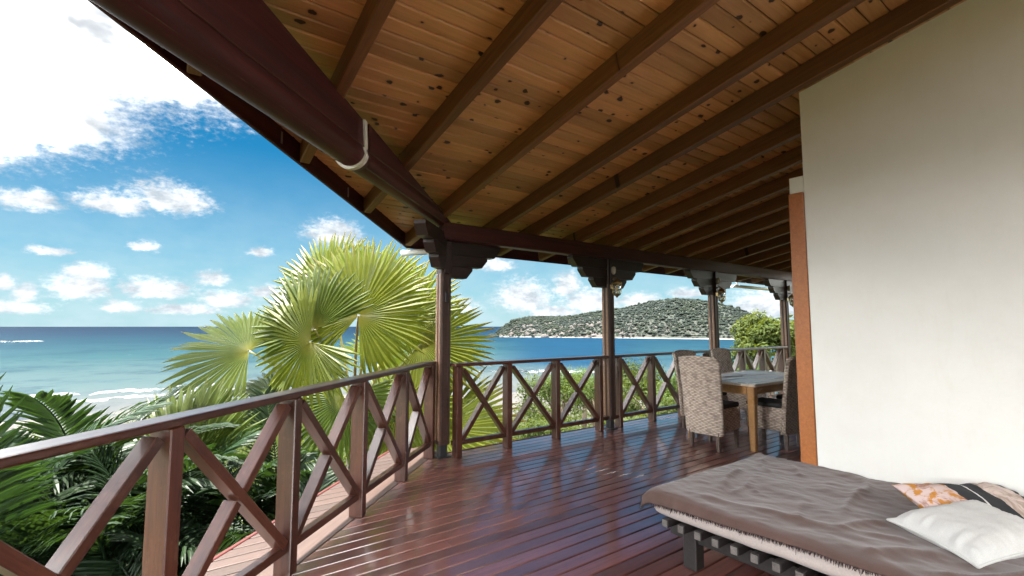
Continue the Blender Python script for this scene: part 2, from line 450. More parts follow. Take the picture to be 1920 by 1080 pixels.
def np_mesh(name, verts, faces, smooth=False):
    """fast mesh from numpy arrays; faces (n,3) or (n,4)"""
    me = bpy.data.meshes.new(name)
    k = faces.shape[1]
    me.vertices.add(len(verts)); me.vertices.foreach_set('co', np.asarray(verts, dtype=np.float32).ravel())
    me.loops.add(faces.size); me.loops.foreach_set('vertex_index', faces.astype(np.int32).ravel())
    me.polygons.add(len(faces)); me.polygons.foreach_set('loop_start', np.arange(0, faces.size, k, dtype=np.int32))
    me.polygons.foreach_set('loop_total', np.full(len(faces), k, dtype=np.int32))
    if smooth: me.polygons.foreach_set('use_smooth', np.ones(len(faces), dtype=bool))
    me.update(calc_edges=True); me.validate(); return me
def vnoise(x, y, seed=0):
    """smooth value noise on arrays"""
    def h(i, j):
        n = np.sin(i * 127.1 + j * 311.7 + seed * 74.7) * 43758.5453
        return n - np.floor(n)
    i, j = np.floor(x), np.floor(y); fx, fy = x - i, y - j
    fx = fx * fx * (3 - 2 * fx); fy = fy * fy * (3 - 2 * fy)
    return (h(i, j) * (1 - fx) + h(i + 1, j) * fx) * (1 - fy) + (h(i, j + 1) * (1 - fx) + h(i + 1, j + 1) * fx) * fy
def fbm(x, y, oct=5, seed=0):
    s, a, t = 0, 1, 0
    for k in range(oct):
        s = s + a * vnoise(x * 2 ** k, y * 2 ** k, seed + k); t += a; a *= .5
    return s / t

# ------------------------------------------------------------------ measured frame of the veranda
AN = R(44.4)
LD = Vector((math.cos(AN), math.sin(AN), 0)); LN = Vector((-math.sin(AN), math.cos(AN), 0))  # along / outwards of the left side
P0 = Vector((2.336, 4.66, 0))
def left(s, off, z): return P0 + LD * s + LN * off + Vector((0, 0, z))
SL = .197
def roof_z(y, h=0.0): return 2.53 + h + SL * (4.52 - y)     # rafter underside + h
def xl(y, off):                                              # x of the left line shifted outwards by off at this y
    q = P0 + LN * off
    return q.x + (y - q.y) / math.tan(AN)
YB = 4.565                                                   # back balustrade centre line
SEA = -27.0

# ================================================================== SETTING: terrain, sea
def build_ground():
    nr, na = 120, 180
    rr = np.concatenate([np.linspace(0, 12, 16), np.geomspace(13, 330, nr - 16)])
    aa = np.linspace(0, 2 * np.pi, na, endpoint=False)
    Rg, Ag = np.meshgrid(rr, aa, indexing='ij')
    x, y = Rg * np.cos(Ag), Rg * np.sin(Ag)
    # seaward factor: 1 towards the sea, 0 inland
    sea = np.clip((np.cos(Ag - R(85)) + .35) / .9, 0, 1); sea = sea * sea * (3 - 2 * sea)
    prof = np.interp(Rg, [0, 6, 12, 25, 50, 100, 150, 190, 230, 330], [-2.6, -2.7, -3.4, -6.2, -12, -20.5, -25.0, -26.4, -27.6, -33])
    inland = np.interp(Rg, [0, 10, 60, 150, 330], [-2.6, -2.4, 2, 12, 40])
    z = prof * sea + inland * (1 - sea)
    z = z + (fbm(x * .08, y * .08, 4, 3) - .5) * np.clip(Rg * .05, 0, 3.0) * np.clip((230 - Rg) / 60, .1, 1)
    v = np.stack([x, y, z], -1).reshape(-1, 3)
    idx = np.arange(len(rr) * na).reshape(len(rr), na)
    a = idx[:-1]; bq = idx[1:]
    f = np.stack([a, bq, np.roll(bq, -1, 1), np.roll(a, -1, 1)], -1).reshape(-1, 4)
    m, b, p, out = new_mat('ground_soil')
    tc = b.new('ShaderNodeTexCoord'); pos = tc.outputs['Object']; zz = b.sep(pos)[2]
    n = b.noise(pos, .35, 6, .65); n2 = b.noise(pos, 3.0, 5, .6)
    grass = b.mix(b.mapr(n, .35, .65), (0.020, 0.028, 0.010), (0.048, 0.050, 0.018))
    grass = b.mix(b.mapr(n2, .4, .7, 0, .6), grass, (0.02, 0.018, 0.011))
    sand = b.mix(b.mapr(n2, .3, .7), (0.066, 0.062, 0.060), (0.050, 0.047, 0.046))
    c = b.mix(b.mapr(b.math('ADD', zz, b.math('MULTIPLY', b.math('SUBTRACT', n, .5), 3)), -24.6, -25.4), grass, sand)
    b.put(p.inputs['Base Color'], c); p.inputs['Roughness'].default_value = .95
    o = mesh_obj('ground', np_mesh('ground', v, f, True), 'ground_soil')
    tag(o, 'sloping ground falling from the veranda to the pale beach', kind='structure')
build_ground()

def build_sea():
    rr = np.concatenate([np.linspace(120, 600, 60), np.geomspace(620, 60000, 70)])
    aa = np.linspace(R(-60), R(235), 200)
    Rg, Ag = np.meshgrid(rr, aa, indexing='ij')
    x, y = Rg * np.cos(Ag), Rg * np.sin(Ag)
    v = np.stack([x, y, np.full_like(x, SEA)], -1).reshape(-1, 3)
    na = len(aa); idx = np.arange(len(rr) * na).reshape(len(rr), na)
    f = np.stack([idx[:-1, :-1], idx[1:, :-1], idx[1:, 1:], idx[:-1, 1:]], -1).reshape(-1, 4)
    m, b, p, out = new_mat('sea_water')
    tc = b.new('ShaderNodeTexCoord'); pos = tc.outputs['Object']
    dist = b.vec('LENGTH', pos, out=1)
    n = b.noise(pos, .006, 5, .6); wob = b.math('MULTIPLY', b.math('SUBTRACT', n, .5), .55)
    lg = b.math('ADD', b.math('LOGARITHM', dist, 10.0), b.math('MULTIPLY', wob, .45))
    t = b.mapr(lg, 2.15, 3.85)
    c = b.ramp(t, [(0.0, (0.06555, 0.06227, 0.06227)), (0.10, (0.05898, 0.06227, 0.06388)), (0.20, (0.03441, 0.05407, 0.05734)), (0.36, (0.01114, 0.03441, 0.04096)),
                   (0.52, (0.003933, 0.01966, 0.03112)), (0.72, (0.001476, 0.009833, 0.02228)), (1.0, (0.0008191, 0.005898, 0.01638))])
    # deep blue channel of the bay, right of the fan palm
    s = b.sep(pos)
    az = b.math('ARCTAN2', s[1], s[0])
    bay = b.math('MULTIPLY', b.mapr(az, R(58), R(50), 0, 1, True), b.mapr(az, R(36), R(45), .35, 1, True))
    bay = b.math('MULTIPLY', bay, b.mapr(lg, 2.42, 2.60, 0, .9, True))
    c = b.mix(bay, c, (0.0012, 0.018, 0.042))
    w = b.noise(b.vec('MULTIPLY', pos, (1, 1, 1)), .05, 6, .7)
    c = b.mix(b.mapr(w, .52, .66, 0, .35), c, (0.003, 0.022, 0.042))
    rip = b.noise(b.vec('MULTIPLY', pos, (1, 1, 1)), .018, 8, .72)
    c = b.mix(b.mapr(rip, .50, .62, 0, .5), c, (0.0012, 0.012, 0.024))
    cap = b.noise(pos, .022, 9, .80)
    c = b.mix(b.mapr(cap, .655, .69, 0, .55), c, (0.14, 0.155, 0.16))
    df = b.new('ShaderNodeBsdfDiffuse'); b.put(df.inputs[0], c)
    gl = b.new('ShaderNodeBsdfGlossy'); gl.inputs['Roughness'].default_value = .35
    gl.inputs[0].default_value = (.8, .9, 1, 1)
    mx = b.new('ShaderNodeMixShader'); mx.inputs[0].default_value = .026
    b.l.new(df.outputs[0], mx.inputs[1]); b.l.new(gl.outputs[0], mx.inputs[2]); b.l.new(mx.outputs[0], out.inputs[0])
    o = mesh_obj('sea', np_mesh('sea', v, f, True), 'sea_water')
    tag(o, 'blue and turquoise sea reaching to the horizon', kind='structure')
    # breaking surf: low rounded ridges of foam
    m, b, p, out = new_mat('foam')
    pos = b.new('ShaderNodeTexCoord').outputs['Object']
    p.inputs['Base Color'].default_value = (.17, .18, .185, 1); p.inputs['Roughness'].default_value = .9
    holes = b.mapr(b.noise(pos, .10, 6, .7), .44, .56)
    tr = b.new('ShaderNodeBsdfTransparent'); mx = b.new('ShaderNodeMixShader')
    b.put(mx.inputs[0], holes); b.l.new(tr.outputs[0], mx.inputs[1]); b.l.new(p.outputs[0], mx.inputs[2]); b.l.new(mx.outputs[0], out.inputs[0])
    FW = R(54)
    def surf(a0, a1, r0, width, h, seed, label):
        n = 90; k = 7
        az = np.linspace(FW - R(a0), FW - R(a1), n)
        taper = np.sin(np.linspace(0, np.pi, n)) ** .35
        rc = r0 + (fbm(np.arange(n) * .12, np.full(n, seed), 4, seed) - .5) * width * 1.6
        vv = []
        for i in range(n):
            for j in range(k):
                q = j / (k - 1); rad = rc[i] + (q - .5) * width * taper[i] * (.6 + .8 * vnoise(np.array(i * .3), np.array(seed * 1.), seed))
                zz = SEA + .05 + h * math.sin(math.pi * q) * taper[i]
                vv.append((rad * math.cos(az[i]), rad * math.sin(az[i]), zz))
        idx = np.arange(n * k).reshape(n, k)
        ff = np.stack([idx[:-1, :-1], idx[1:, :-1], idx[1:, 1:], idx[:-1, 1:]], -1).reshape(-1, 4)
        o = mesh_obj('surf', np_mesh('surf', np.array(vv), ff, True), 'foam')
        tag(o, label, 'surf', kind='stuff')
    surf(-60, -42.0, 272, 11, .9, 1, 'long white breaker on the sea at the far left')
    surf(-41.5, -26, 268, 12, .9, 2, 'long white breaker running in behind the fan palm')
    surf(-43, -33, 245, 8, .5, 3, 'thin broken foam line close to the shore')
    surf(-36, -24, 252, 6, .4, 4, 'thin foam line just inside the long breaker')
    surf(-48.5, -44.6, 1260, 55, 2.2, 5, 'small white reef break far out near the left edge')
    surf(-5, 14, 300, 14, .8, 6, 'foam along the bay seen through the back balustrade')
build_sea()

def build_hill():
    FW = R(54)
    A = np.array([-2.6, -2.25, -1.93, -0.97, .32, 2.58, 6.44, 8.98, 11.49, 13.96, 16.39, 18.76, 21.61, 23.26, 25.39, 27.42, 28.89, 34, 42, 55])
    E = np.array([-1.4, -1.28, -1.08, -.08, .80, 1.17, 1.16, 1.58, 1.88, 2.28, 2.90, 3.22, 3.04, 2.62, 2.0, .95, .35, -.1, .8, 1.8])
    na, nd = 420, 90
    az = np.linspace(-2.6, 55, na); e = np.interp(az, A, E)
    r0 = np.interp(az, [-3, 5, 12, 20, 30, 55], [1270, 1210, 1170, 1135, 1110, 1000])
    dd = np.linspace(-10, 700, nd)
    rid = 260.0
    G, D = np.meshgrid(az, dd, indexing='ij'); R0 = r0[:, None]
    top = np.tan(np.radians(e))[:, None] * (R0 + rid) + 28.4          # ridge height above the sea
    top = np.maximum(top, 1)
    t = np.clip(D / rid, 0, 1); up = np.clip(1.55 * t - .55 * t * t, 0, 1)   # steep at the shore, rounding to the ridge
    dn = np.clip((D - rid) / 440, 0, 1); dn = dn * dn * (3 - 2 * dn)
    h = top * up * (1 - dn)
    rad = R0 + D
    x, y = rad * np.cos(FW - np.radians(G)), rad * np.sin(FW - np.radians(G))
    h = h * (1 + .22 * (fbm(x * .012, y * .012, 5, 11) - .55) * np.clip(4 * t * (1 - t) + .25, 0, 1)) + (fbm(x * .05, y * .05, 4, 5) - .5) * 5 * np.clip(t * 3, 0, 1)
    z = SEA - 1.0 + h + np.where(D < 0, -2, 0)
    v = np.stack([x, y, z], -1).reshape(-1, 3)
    idx = np.arange(na * nd).reshape(na, nd)
    f = np.stack([idx[:-1, :-1], idx[1:, :-1], idx[1:, 1:], idx[:-1, 1:]], -1).reshape(-1, 4)[:, ::-1]
    m, b, p, out = new_mat('hill_ground')
    pos = b.new('ShaderNodeTexCoord').outputs['Object']; zz = b.sep(pos)[2]
    n = b.noise(pos, .018, 7, .65); n2 = b.noise(pos, .07, 6, .7)
    rock = b.mix(b.mapr(n2, .35, .65), (0.082, 0.07216, 0.0697), (0.041, 0.0369, 0.03526))
    scrub = b.mix(b.mapr(n2, .35, .65), (0.027, 0.034, 0.025), (0.019, 0.025, 0.020))
    az = b.math('ARCTAN2', b.sep(pos)[1], b.sep(pos)[0])
    k = b.math('MULTIPLY', b.mapr(n, .44, .56), b.mapr(zz, 26, 2))
    k = b.math('MULTIPLY', k, b.mapr(az, R(33), R(45), .25, 1))
    c = b.mix(k, scrub, rock)
    shore = b.mapr(zz, SEA + 3.0, SEA + 1.0)
    c = b.mix(shore, c, (0.1394, 0.1312, 0.123))
    b.put(p.inputs['Base Color'], c); p.inputs['Roughness'].default_value = .95
    o = mesh_obj('headland_hill', np_mesh('headland_hill', v, f, True), 'hill_ground')
    tag(o, 'wooded headland hill across the bay with grey rocks at its foot', kind='structure')
    # forest on the hill: many small irregular crowns in one mass
    ico = bmesh.new(); bmesh.ops.create_icosphere(ico, subdivisions=1, radius=1)
    iv = np.array([q.co for q in ico.verts]); jf = np.array([[q.index for q in fc.verts] for fc in ico.faces]); ico.free()
    nt = 24000
    gi = rng.uniform(0, na - 2, nt); gj = rng.uniform(3, 52, nt)
    ii, jj = gi.astype(int), gj.astype(int)
    base = np.stack([x[ii, jj], y[ii, jj], z[ii, jj]], -1) + rng.normal(0, 1, (nt, 3)) * np.array([4, 4, 0])
    dens = fbm(base[:, 0] * .014, base[:, 1] * .014, 4, 21) + np.clip((base[:, 2] - SEA) / 130, 0, .5) + np.clip((gi - 150) / 200, 0, .25)
    keep = dens > .40
    base = base[keep]; nt = len(base)
    size = rng.uniform(1.8, 4.6, nt) * (0.8 + .5 * (rng.random(nt) > .88))
    hgt = size * rng.uniform(.40, .80, nt)
    jit = 1 + rng.uniform(-.28, .28, (nt, len(iv), 1))
    vv = iv[None] * jit * np.stack([size, size, hgt], -1)[:, None] + (base + np.stack([0 * hgt, 0 * hgt, hgt * .7], -1))[:, None]
    ff = jf[None] + (np.arange(nt) * len(iv))[:, None, None]
    m, b, p, out = new_mat('hill_canopy')
    pos = b.new('ShaderNodeTexCoord').outputs['Object']
    n = b.noise(pos, .12, 4, .6); n2 = b.noise(pos, .012, 4, .6)
    c = b.mix(b.mapr(n, .35, .65), (0.020, 0.026, 0.022), (0.030, 0.037, 0.028))
    c = b.mix(b.mapr(n2, .42, .6, 0, .6), c, (0.025, 0.032, 0.032))  # greyed blue-green: distance haze is put into the colour
    b.put(p.inputs['Base Color'], c); p.inputs['Roughness'].default_value = 1; p.inputs['Specular IOR Level'].default_value = 0
    ge = b.new('ShaderNodeNewGeometry')
    b.put(p.inputs['Normal'], b.vec('NORMALIZE', b.vec('ADD', b.vec('MULTIPLY', ge.outputs['Normal'], (.35, .35, .35)), (0, 0, .65))))
    o = mesh_obj('hill_forest', np_mesh('hill_forest', vv.reshape(-1, 3), ff.reshape(-1, 3), True), 'hill_canopy')
    tag(o, 'grey green forest covering the headland across the bay', 'forest', kind='stuff')
    # granite slabs on the headland's seaward flank
    nt = 70
    gi = 8 + 130 * rng.random(nt) ** 1.3; gj = rng.uniform(1, 15, nt); ii, jj = gi.astype(int), gj.astype(int)
    base = np.stack([x[ii, jj], y[ii, jj], z[ii, jj]], -1)
    size = rng.uniform(3, 11, nt)
    jit = 1 + rng.uniform(-.28, .28, (nt, len(iv), 1))
    vv = iv[None] * jit * np.stack([size, size, size * rng.uniform(.4, .8, nt)], -1)[:, None] + base[:, None]
    ff = jf[None] + (np.arange(nt) * len(iv))[:, None, None]
    plain('granite', (0.062, 0.054, 0.051), .9, noise_amt=.35, nscale=.15)
    o = mesh_obj('granite_rocks', np_mesh('granite_rocks', vv.reshape(-1, 3), ff.reshape(-1, 3)), 'granite')
    tag(o, 'pinkish grey granite rocks along the foot of the headland', 'rocks', kind='stuff')
build_hill()

# ================================================================== DECK
def board_profile(w, t, ch):
    return [(-w / 2, -t), (w / 2, -t), (w / 2, -ch), (w / 2 - ch * .35, -ch * .3), (w / 2 - ch, 0), (-w / 2 + ch, 0), (-w / 2 + ch * .35, -ch * .3), (-w / 2, -ch)]
def skew_board(name, prof, x0, x1, mat, parent, M):
    """board along x, both ends may be functions of local y"""
    n = len(prof)
    v = [(x0(y) if callable(x0) else x0, y, z) for y, z in prof] + [(x1(y) if callable(x1) else x1, y, z) for y, z in prof]
    f = [(i, n + i, n + (i + 1) % n, (i + 1) % n) for i in range(n)] + [tuple(range(n)), tuple(range(2 * n - 1, n - 1, -1))]
    me = pydata(name, v, f)
    return mesh_obj(name, me, mat, parent, M)

deck = thing('veranda_deck', (0, 0, 0), 'glossy dark red veranda deck of long narrow boards', None)
deck['kind'] = 'structure'
PITCH = .1105
y = 4.70; k = 0
while y > -3.4:
    prof = board_profile(PITCH - .0095, .028, .005)
    yy = y
    a = (lambda q, yy=yy: xl(yy + q, .03)); 
    if random.random() < .7:                                  # butt joint somewhere along the run
        xj = random.uniform(1.0, 9.5)
        if xj < xl(yy, .03) + .5: xj += 3.0
        skew_board('floor_board', prof, a, xj - .0015, 'deck_wood', deck, Matrix.Translation((0, yy, 0)))
        skew_board('floor_board', prof, xj + .0015, 11.2, 'deck_wood', deck, Matrix.Translation((0, yy, -.0006)))
    else:
        skew_board('floor_board', prof, a, 11.2, 'deck_wood', deck, Matrix.Translation((0, yy, 0)))
    y -= PITCH; k += 1
y = 4.70 + PITCH * 4
while y > -1.0:                                               # short boards outside the left balustrade
    yy = y
    prof = board_profile(PITCH - .0095, .028, .005)
    lim = 2.47 if yy > 4.76 else 99
    skew_board('floor_board', prof, (lambda q, yy=yy: xl(yy + q, .56)), (lambda q, yy=yy, lim=lim: min(lim, xl(yy + q, .235))), 'weathered_deck', deck, Matrix.Translation((0, yy, 0)))
    y -= PITCH
bar('border_board', left(-7, .1325, -.014), left(.32, .1325, -.014), .188, .028, 'weathered_deck', deck, bev=.004)
bar('edge_board', left(-7, .58, -.09), left(.5, .58, -.09), .03, .19, 'beam_wood', deck)
box('edge_board', (6.8, 4.775, -.09), (8.8, .03, .19), 'beam_wood', deck)
for i in range(9):
    box('joist', (-2.5 + i * 1.6, 1.2 if i > 3 else (-.4 + i * .5), -.11), (.06, 6.9 if i > 3 else 3.0 + i * .9, .16), 'under_deck_dark', deck, bev=0)
v = [(xl(-3.4, 0), -3.4, -.2), (11.2, -3.4, -.2), (11.2, 4.7, -.2), (xl(4.7, .4), 4.7, -.2)]
mesh_obj('light_block_sheet', pydata('light_block_sheet', v, [(0, 1, 2, 3)]), 'under_deck_dark', deck)  # added sheet: blocks light from below so the board gaps stay dark
for (px, py) in [(2.4, 4.6), (5, 4.5), (7.6, 4.5), (10.2, 4.5), (.4, 2.6), (-1.5, .8)]:
    box('deck_pier', (px, py, -2.1), (.2, .2, 3.7), 'under_deck_dark', deck, bev=.01)

# ================================================================== ROOF
roof = thing('veranda_roof', (4, 2, 2.9), 'sloping timber veranda roof lined with knotty pine boards', 'roof')
RH = .150                                                     # rafter depth
ROFF = .535                                                   # eave overhang of the left side
EAVE = 5.385
sa = math.atan(SL)
CP = .109
yy = EAVE - CP / 2 * math.cos(sa)
def ceil_profile(w, t, ch):   # visible face down
    return [(-w / 2, t), (-w / 2, ch), (-w / 2 + ch, 0), (w / 2 - ch, 0), (w / 2, ch), (w / 2, t)]
while yy > -3.6:
    M = Matrix.Translation((0, yy, roof_z(yy, RH))) @ Matrix.Rotation(-sa, 4, 'X')
    prof = [(a, z) for a, z in ceil_profile(CP - .0055, .018, .008)][::-1]
    ca = math.cos(sa)
    skew_board('ceiling_board', prof, (lambda q, yy=yy: xl(yy + q * ca, ROFF - .02)), 11.9, 'ceiling_pine', roof, M)
    yy -= CP * ca
v = []
for z in (.024, .06):
    for (px, py) in [(xl(EAVE, ROFF), EAVE), (xl(-3.6, ROFF), -3.6), (11.9, -3.6), (11.9, EAVE)]:
        v.append((px, py, roof_z(py, RH + z)))
mesh_obj('roof_covering', pydata('roof_covering', v, [(3, 2, 1, 0), (4, 5, 6, 7), (0, 1, 5, 4), (1, 2, 6, 5), (2, 3, 7, 6), (3, 0, 4, 7)]), 'roof_sheet', roof)
RW = .074
RX = [-2.9, -2.15, -1.4, -.66, .09, .836, 1.581, 2.342, 3.123, 3.685, 4.44, 5.02, 5.6, 6.2, 6.78, 7.44, 8.04, 8.68, 9.3, 9.94, 10.58, 11.2, 11.8]
for rx in RX:
    cx = rx - RW / 2
    ye = min(EAVE - .03, (P0 + LN * ROFF).y + (cx - (P0 + LN * ROFF).x) * math.tan(AN) - .05)
    hz = RH / 2 - .002
    bar('rafter', (cx, -3.5, roof_z(-3.5, hz)), (cx, ye, roof_z(ye, hz)), RW, RH, 'rafter_wood', roof, bev=.007)
# fascias
def fascia(p, q, out, name='fascia'):
    p, q, out = Vector(p), Vector(q), Vector(out)
    d = (q - p).normalized(); up = out.cross(d).normalized()
    if up.z < 0: up = -up
    return bar(name, p + up * .085, q + up * .085, .028, .17, 'beam_wood', roof, up=up, bev=.006)
pa = left(-8.2, ROFF, 0); pb = left(.53, ROFF, 0)
pa.z = roof_z(pa.y, .0); pb.z = roof_z(pb.y, .0)
fascia(pa, pb, LN)
fascia((pb.x - .01, pb.y + .0, roof_z(pb.y, .005)), (11.9, pb.y, roof_z(pb.y, .005)), (0, 1, 0))
for s_ in (-1.92, -.96, -2.9):                                 # galvanised straps tying the rafter tails
    q = left(s_, ROFF - .022, 0); q.z = roof_z(q.y, .03)
    bar('strap', q, q + Vector((0, 0, -.0)) + LN * .001 + Vector((0, 0, .09)), .018, .004, 'steel', roof, bev=0, up=tuple(LN))

# white rain pipe at the eave corner and white gutter at the far end
g = thing('rain_pipe', (2.35, 5.2, 2.27), 'short white rain pipe under the eave corner behind the corner post', 'pipe')
tube_obj('pipe', [(2.255, 5.36, 2.285), (2.32, 5.22, 2.282), (2.44, 4.98, 2.272)], .036, 'white_paint', g, 12)
tube_obj('collar', [(2.43, 5.0, 2.273), (2.455, 4.95, 2.271)], .045, 'end_cap', g, 12)
g = thing('roof_gutter', (10.8, 5.5, 2.26), 'pale gutter hanging under the eave between the two farthest posts', 'gutter')
pts = [(math.cos(t) * .06, math.sin(t) * .06) for t in np.linspace(math.pi, 2 * math.pi, 9)] + [(math.cos(t) * .052, math.sin(t) * .052) for t in np.linspace(2 * math.pi, math.pi, 9)]
v, f = extrude_profile(pts, 1.9)
mesh_obj('trough', pydata('trough', v, f, True), 'white_paint', g, Matrix.Translation((9.95, 5.5, 2.31)))
for q in (10.1, 11.7):
    box('hanger', (q, 5.47, 2.36), (.02, .03, .11), 'steel', g, bev=.003)

# ================================================================== BEAMS
bm_ = thing('eave_beam', (6.4, 4.56, 2.43), 'long dark red beam carried by the posts along the sea side', 'beam')
bar('timber', (2.36, YB, 2.437), (11.0, YB, 2.437), .13, .19, 'beam_wood', bm_, bev=.010)

# left beam: rounded underside, straight sides up to the sloping rafters, in two lengths with pale end rings
def round_beam(s0, s1, half, zb, grow, name, mat, parent, topk=1.0):
    n = 40; prof_n = 15
    v, f = [], []
    ss = np.linspace(s0, s1, n); ring = None
    for i, s in enumerate(ss):
        q = left(s, -.078, 0)
        row = []
        hh = half + grow
        def top(o):
            p_ = q + LN * o; return roof_z(p_.y, .012)
        row.append((hh * .80, top(hh * .8)))
        row.append((hh * .80, zb + .155))
        row.append((hh * .86, zb + .140))
        for t in np.linspace(R(10), R(170), prof_n):
            row.append((hh * math.cos(t), zb + .118 - (hh * .92) * math.sin(t) - grow * .2))
        row.append((-hh * .86, zb + .140)); row.append((-hh * .92, zb + .155))
        row.append((-hh * topk, top(-hh * topk)))
        ring = len(row)
        for o, z in row:
            p_ = q + LN * o; v.append((p_.x, p_.y, z if z < top(o) else top(o)))
    for i in range(n - 1):
        for k in range(ring - 1):
            f.append((i * ring + k, i * ring + k + 1, (i + 1) * ring + k + 1, (i + 1) * ring + k))
    f.append(tuple(range(ring))); f.append(tuple(range(n * ring - 1, (n - 1) * ring - 1, -1)))
    Mb = Matrix.Translation(P0) @ Matrix.Rotation(AN, 4, 'Z'); Mi = Mb.inverted()
    v = [Mi @ Vector(q_) for q_ in v]
    me = pydata(name, v, f, False)
    for i, pgn in enumerate(me.polygons): pgn.use_smooth = i < len(f) - 2
    return mesh_obj(name, me, mat, parent, Mb)
lb = thing('round_beam', tuple(left(-3, 0, 2.4)), 'massive dark red beam with rounded underside above the left balustrade', 'beam')
round_beam(-1.95, .02, .104, 2.468, 0, 'beam_length', 'beam_wood', lb)
round_beam(-8.0, -1.99, .098, 2.476, .009, 'beam_length', 'beam_wood', lb, .80)
round_beam(-2.01, -1.972, .104, 2.468, .014, 'pale_end', 'end_cap', lb, .85)  # pale ring: light showing in the joint gap is put into the colour
round_beam(.005, .032, .104, 2.468, .006, 'pale_end', 'end_cap', lb)

for s0_, s1_, hh_, zb_ in ((-8.0, -2.0, .107, 2.476), (-1.94, 0.0, .104, 2.468)):
    for o_, dz in ((-.915, .150), (.30, .118 - .092 * .955), (-.62, .118 - .092 * .80)):
        bar('bead', left(s0_, -.078 + o_ * hh_, zb_ + dz), left(s1_, -.078 + o_ * hh_, zb_ + dz), .009, .009, 'rail_wood', lb, bev=.003)

# ================================================================== POSTS with stepped brackets
def bracket(name, x0s, parent, c, rot=0.0, thick=.11, zt=2.34, lo=None):
    """stepped corbel: three layers narrowing downwards with cut corners. x0s: half-lengths of the layers"""
    zs = [zt - .003, zt - .145, zt - .272, zt - .405]
    for i, hl in enumerate(x0s):
        z1, z0 = zs[i], zs[i + 1] + .003
        cut = (z1 - z0) * .80; c2 = .012
        pts = [(-hl, z1), (-hl, z0 + cut * .9), (-hl + cut * .75, z0), (hl - cut * .75, z0), (hl, z0 + cut * .9), (hl, z1)]
        if lo is not None: pts = [(lo, z1), (lo, z0)] + pts[3:]
        th = thick - .006 * i
        n = len(pts)
        v = [(a, -th / 2, z) for a, z in pts] + [(a, th / 2, z) for a, z in pts]
        f = [tuple(range(n)), tuple(range(2 * n - 1, n - 1, -1))] + [(j, n + j, n + (j + 1) % n, (j + 1) % n) for j in range(n)]
        mesh_obj(name, pydata(name, v, f), 'corbel_wood', parent, Matrix.Translation((c[0], c[1], 0)) @ Matrix.Rotation(rot, 4, 'Z'))
def post(x, yq, label, corner=False):
    t = thing('veranda_post', (x, yq, 0), label, 'post', 'posts along the sea side')
    w = .125
    box('shaft', (x, yq, (2.34 + .13) / 2), (w, w, 2.34 - .13), 'post_wood', t, bev=.010)
    for d in (-1, 1):                                          # raised fillets that leave grooves down the face
        box('fillet', (x - w / 2 - .003, yq + d * .034, 1.08), (.008, .036, 1.80), 'lit_fillet_wood', t, bev=.002)  # paler fillets: light on the left faces is put into the colour
        box('fillet', (x + d * .034, yq - w / 2 - .003, 1.08), (.026, .008, 1.80), 'post_wood', t, bev=.002)
    box('foot', (x, yq, .065), (.085, .085, .13), 'dark_metal', t, bev=.004)
    box('base_plate', (x, yq, .006), (.15, .15, .012), 'dark_metal', t, bev=.002)
    bracket('bracket', (.72, .54, .34), t, (x, yq), lo=-.064 if corner else None)
    box('pilaster', (x, yq - .072, 2.16), (.075, .03, .36), 'corbel_wood', t, bev=.004)
    return t
P1 = post(2.455, 4.665, 'corner post in front of the fan palm where the two balustrades meet', True)
bracket('bracket', (.72, .46, .30), P1, (2.455 - .03, 4.665 - .02), rot=AN + math.pi, thick=.12, zt=2.43, lo=-.03)
bar('hook_plate', (2.455, 4.596, 1.66), (2.455, 4.596, 1.78), .035, .012, 'dark_metal', P1, up=(0, 1, 0))
post(4.985, YB, 'post with a brass lantern left of the rattan chairs')
post(7.62, YB, 'post with a brass lantern directly behind the rattan chairs')
post(10.24, YB, 'farthest post at the right end of the back balustrade')

# lanterns on the inner faces of two posts
def lantern(x, yq, label):
    t = thing('wall_lantern', (x, yq, 1.8), label, 'lantern', 'brass lanterns on the posts')
    def L(name, prof, mat, dz=0, segs=14, dx=0, dy=0):
        v, f = lathe(prof, segs)
        return mesh_obj(name, pydata(name, v, f, True), mat, t, Matrix.Translation((x + dx, yq + dy, dz)))
    box('back_plate', (x, yq + .095, 2.03), (.05, .012, .22), 'brass', t, bev=.004)
    tube_obj('arm', [(x, yq + .09, 2.05), (x, yq + .05, 2.08), (x, yq + .015, 2.07), (x, yq, 2.035)], .008, 'brass', t)
    L('cap', [(.004, 2.06), (.02, 2.045), (.05, 2.02), (.072, 1.992), (.070, 1.986), (.0, 1.986)], 'brass')
    L('glass', [(.0, 1.985), (.050, 1.985), (.056, 1.95), (.050, 1.87), (.040, 1.84), (0, 1.838)], 'lamp_glass')
    L('bulb', [(0, 1.96), (.012, 1.955), (.018, 1.925), (.012, 1.895), (0, 1.885)], 'white_paint')
    for k in range(4):
        a = k * math.pi / 2 + .78
        tube_obj('cage_rod', [(x + math.cos(a) * r, yq + math.sin(a) * r, z) for r, z in ((.062, 1.99), (.064, 1.95), (.057, 1.87), (.046, 1.835))], .005, 'brass', t, 6)
    L('ring', [(.052, 1.905), (.066, 1.91), (.066, 1.90), (.052, 1.895)], 'brass')
    L('finial', [(.048, 1.838), (.045, 1.828), (.020, 1.815), (.012, 1.80), (0, 1.79)], 'brass')
    L('mount_ball', [(0, 2.235), (.024, 2.225), (.032, 2.195), (.030, 2.15), (.018, 2.125), (0, 2.12)], 'end_cap', 0, 14, 0, .055)
    return t
lantern(4.985, 4.40, 'brass lantern on the post left of the rattan chairs')
lantern(7.62, 4.40, 'brass lantern on the post behind the rattan chairs')
lantern(10.24, 4.40, 'brass lantern on the farthest post beside the door jamb')

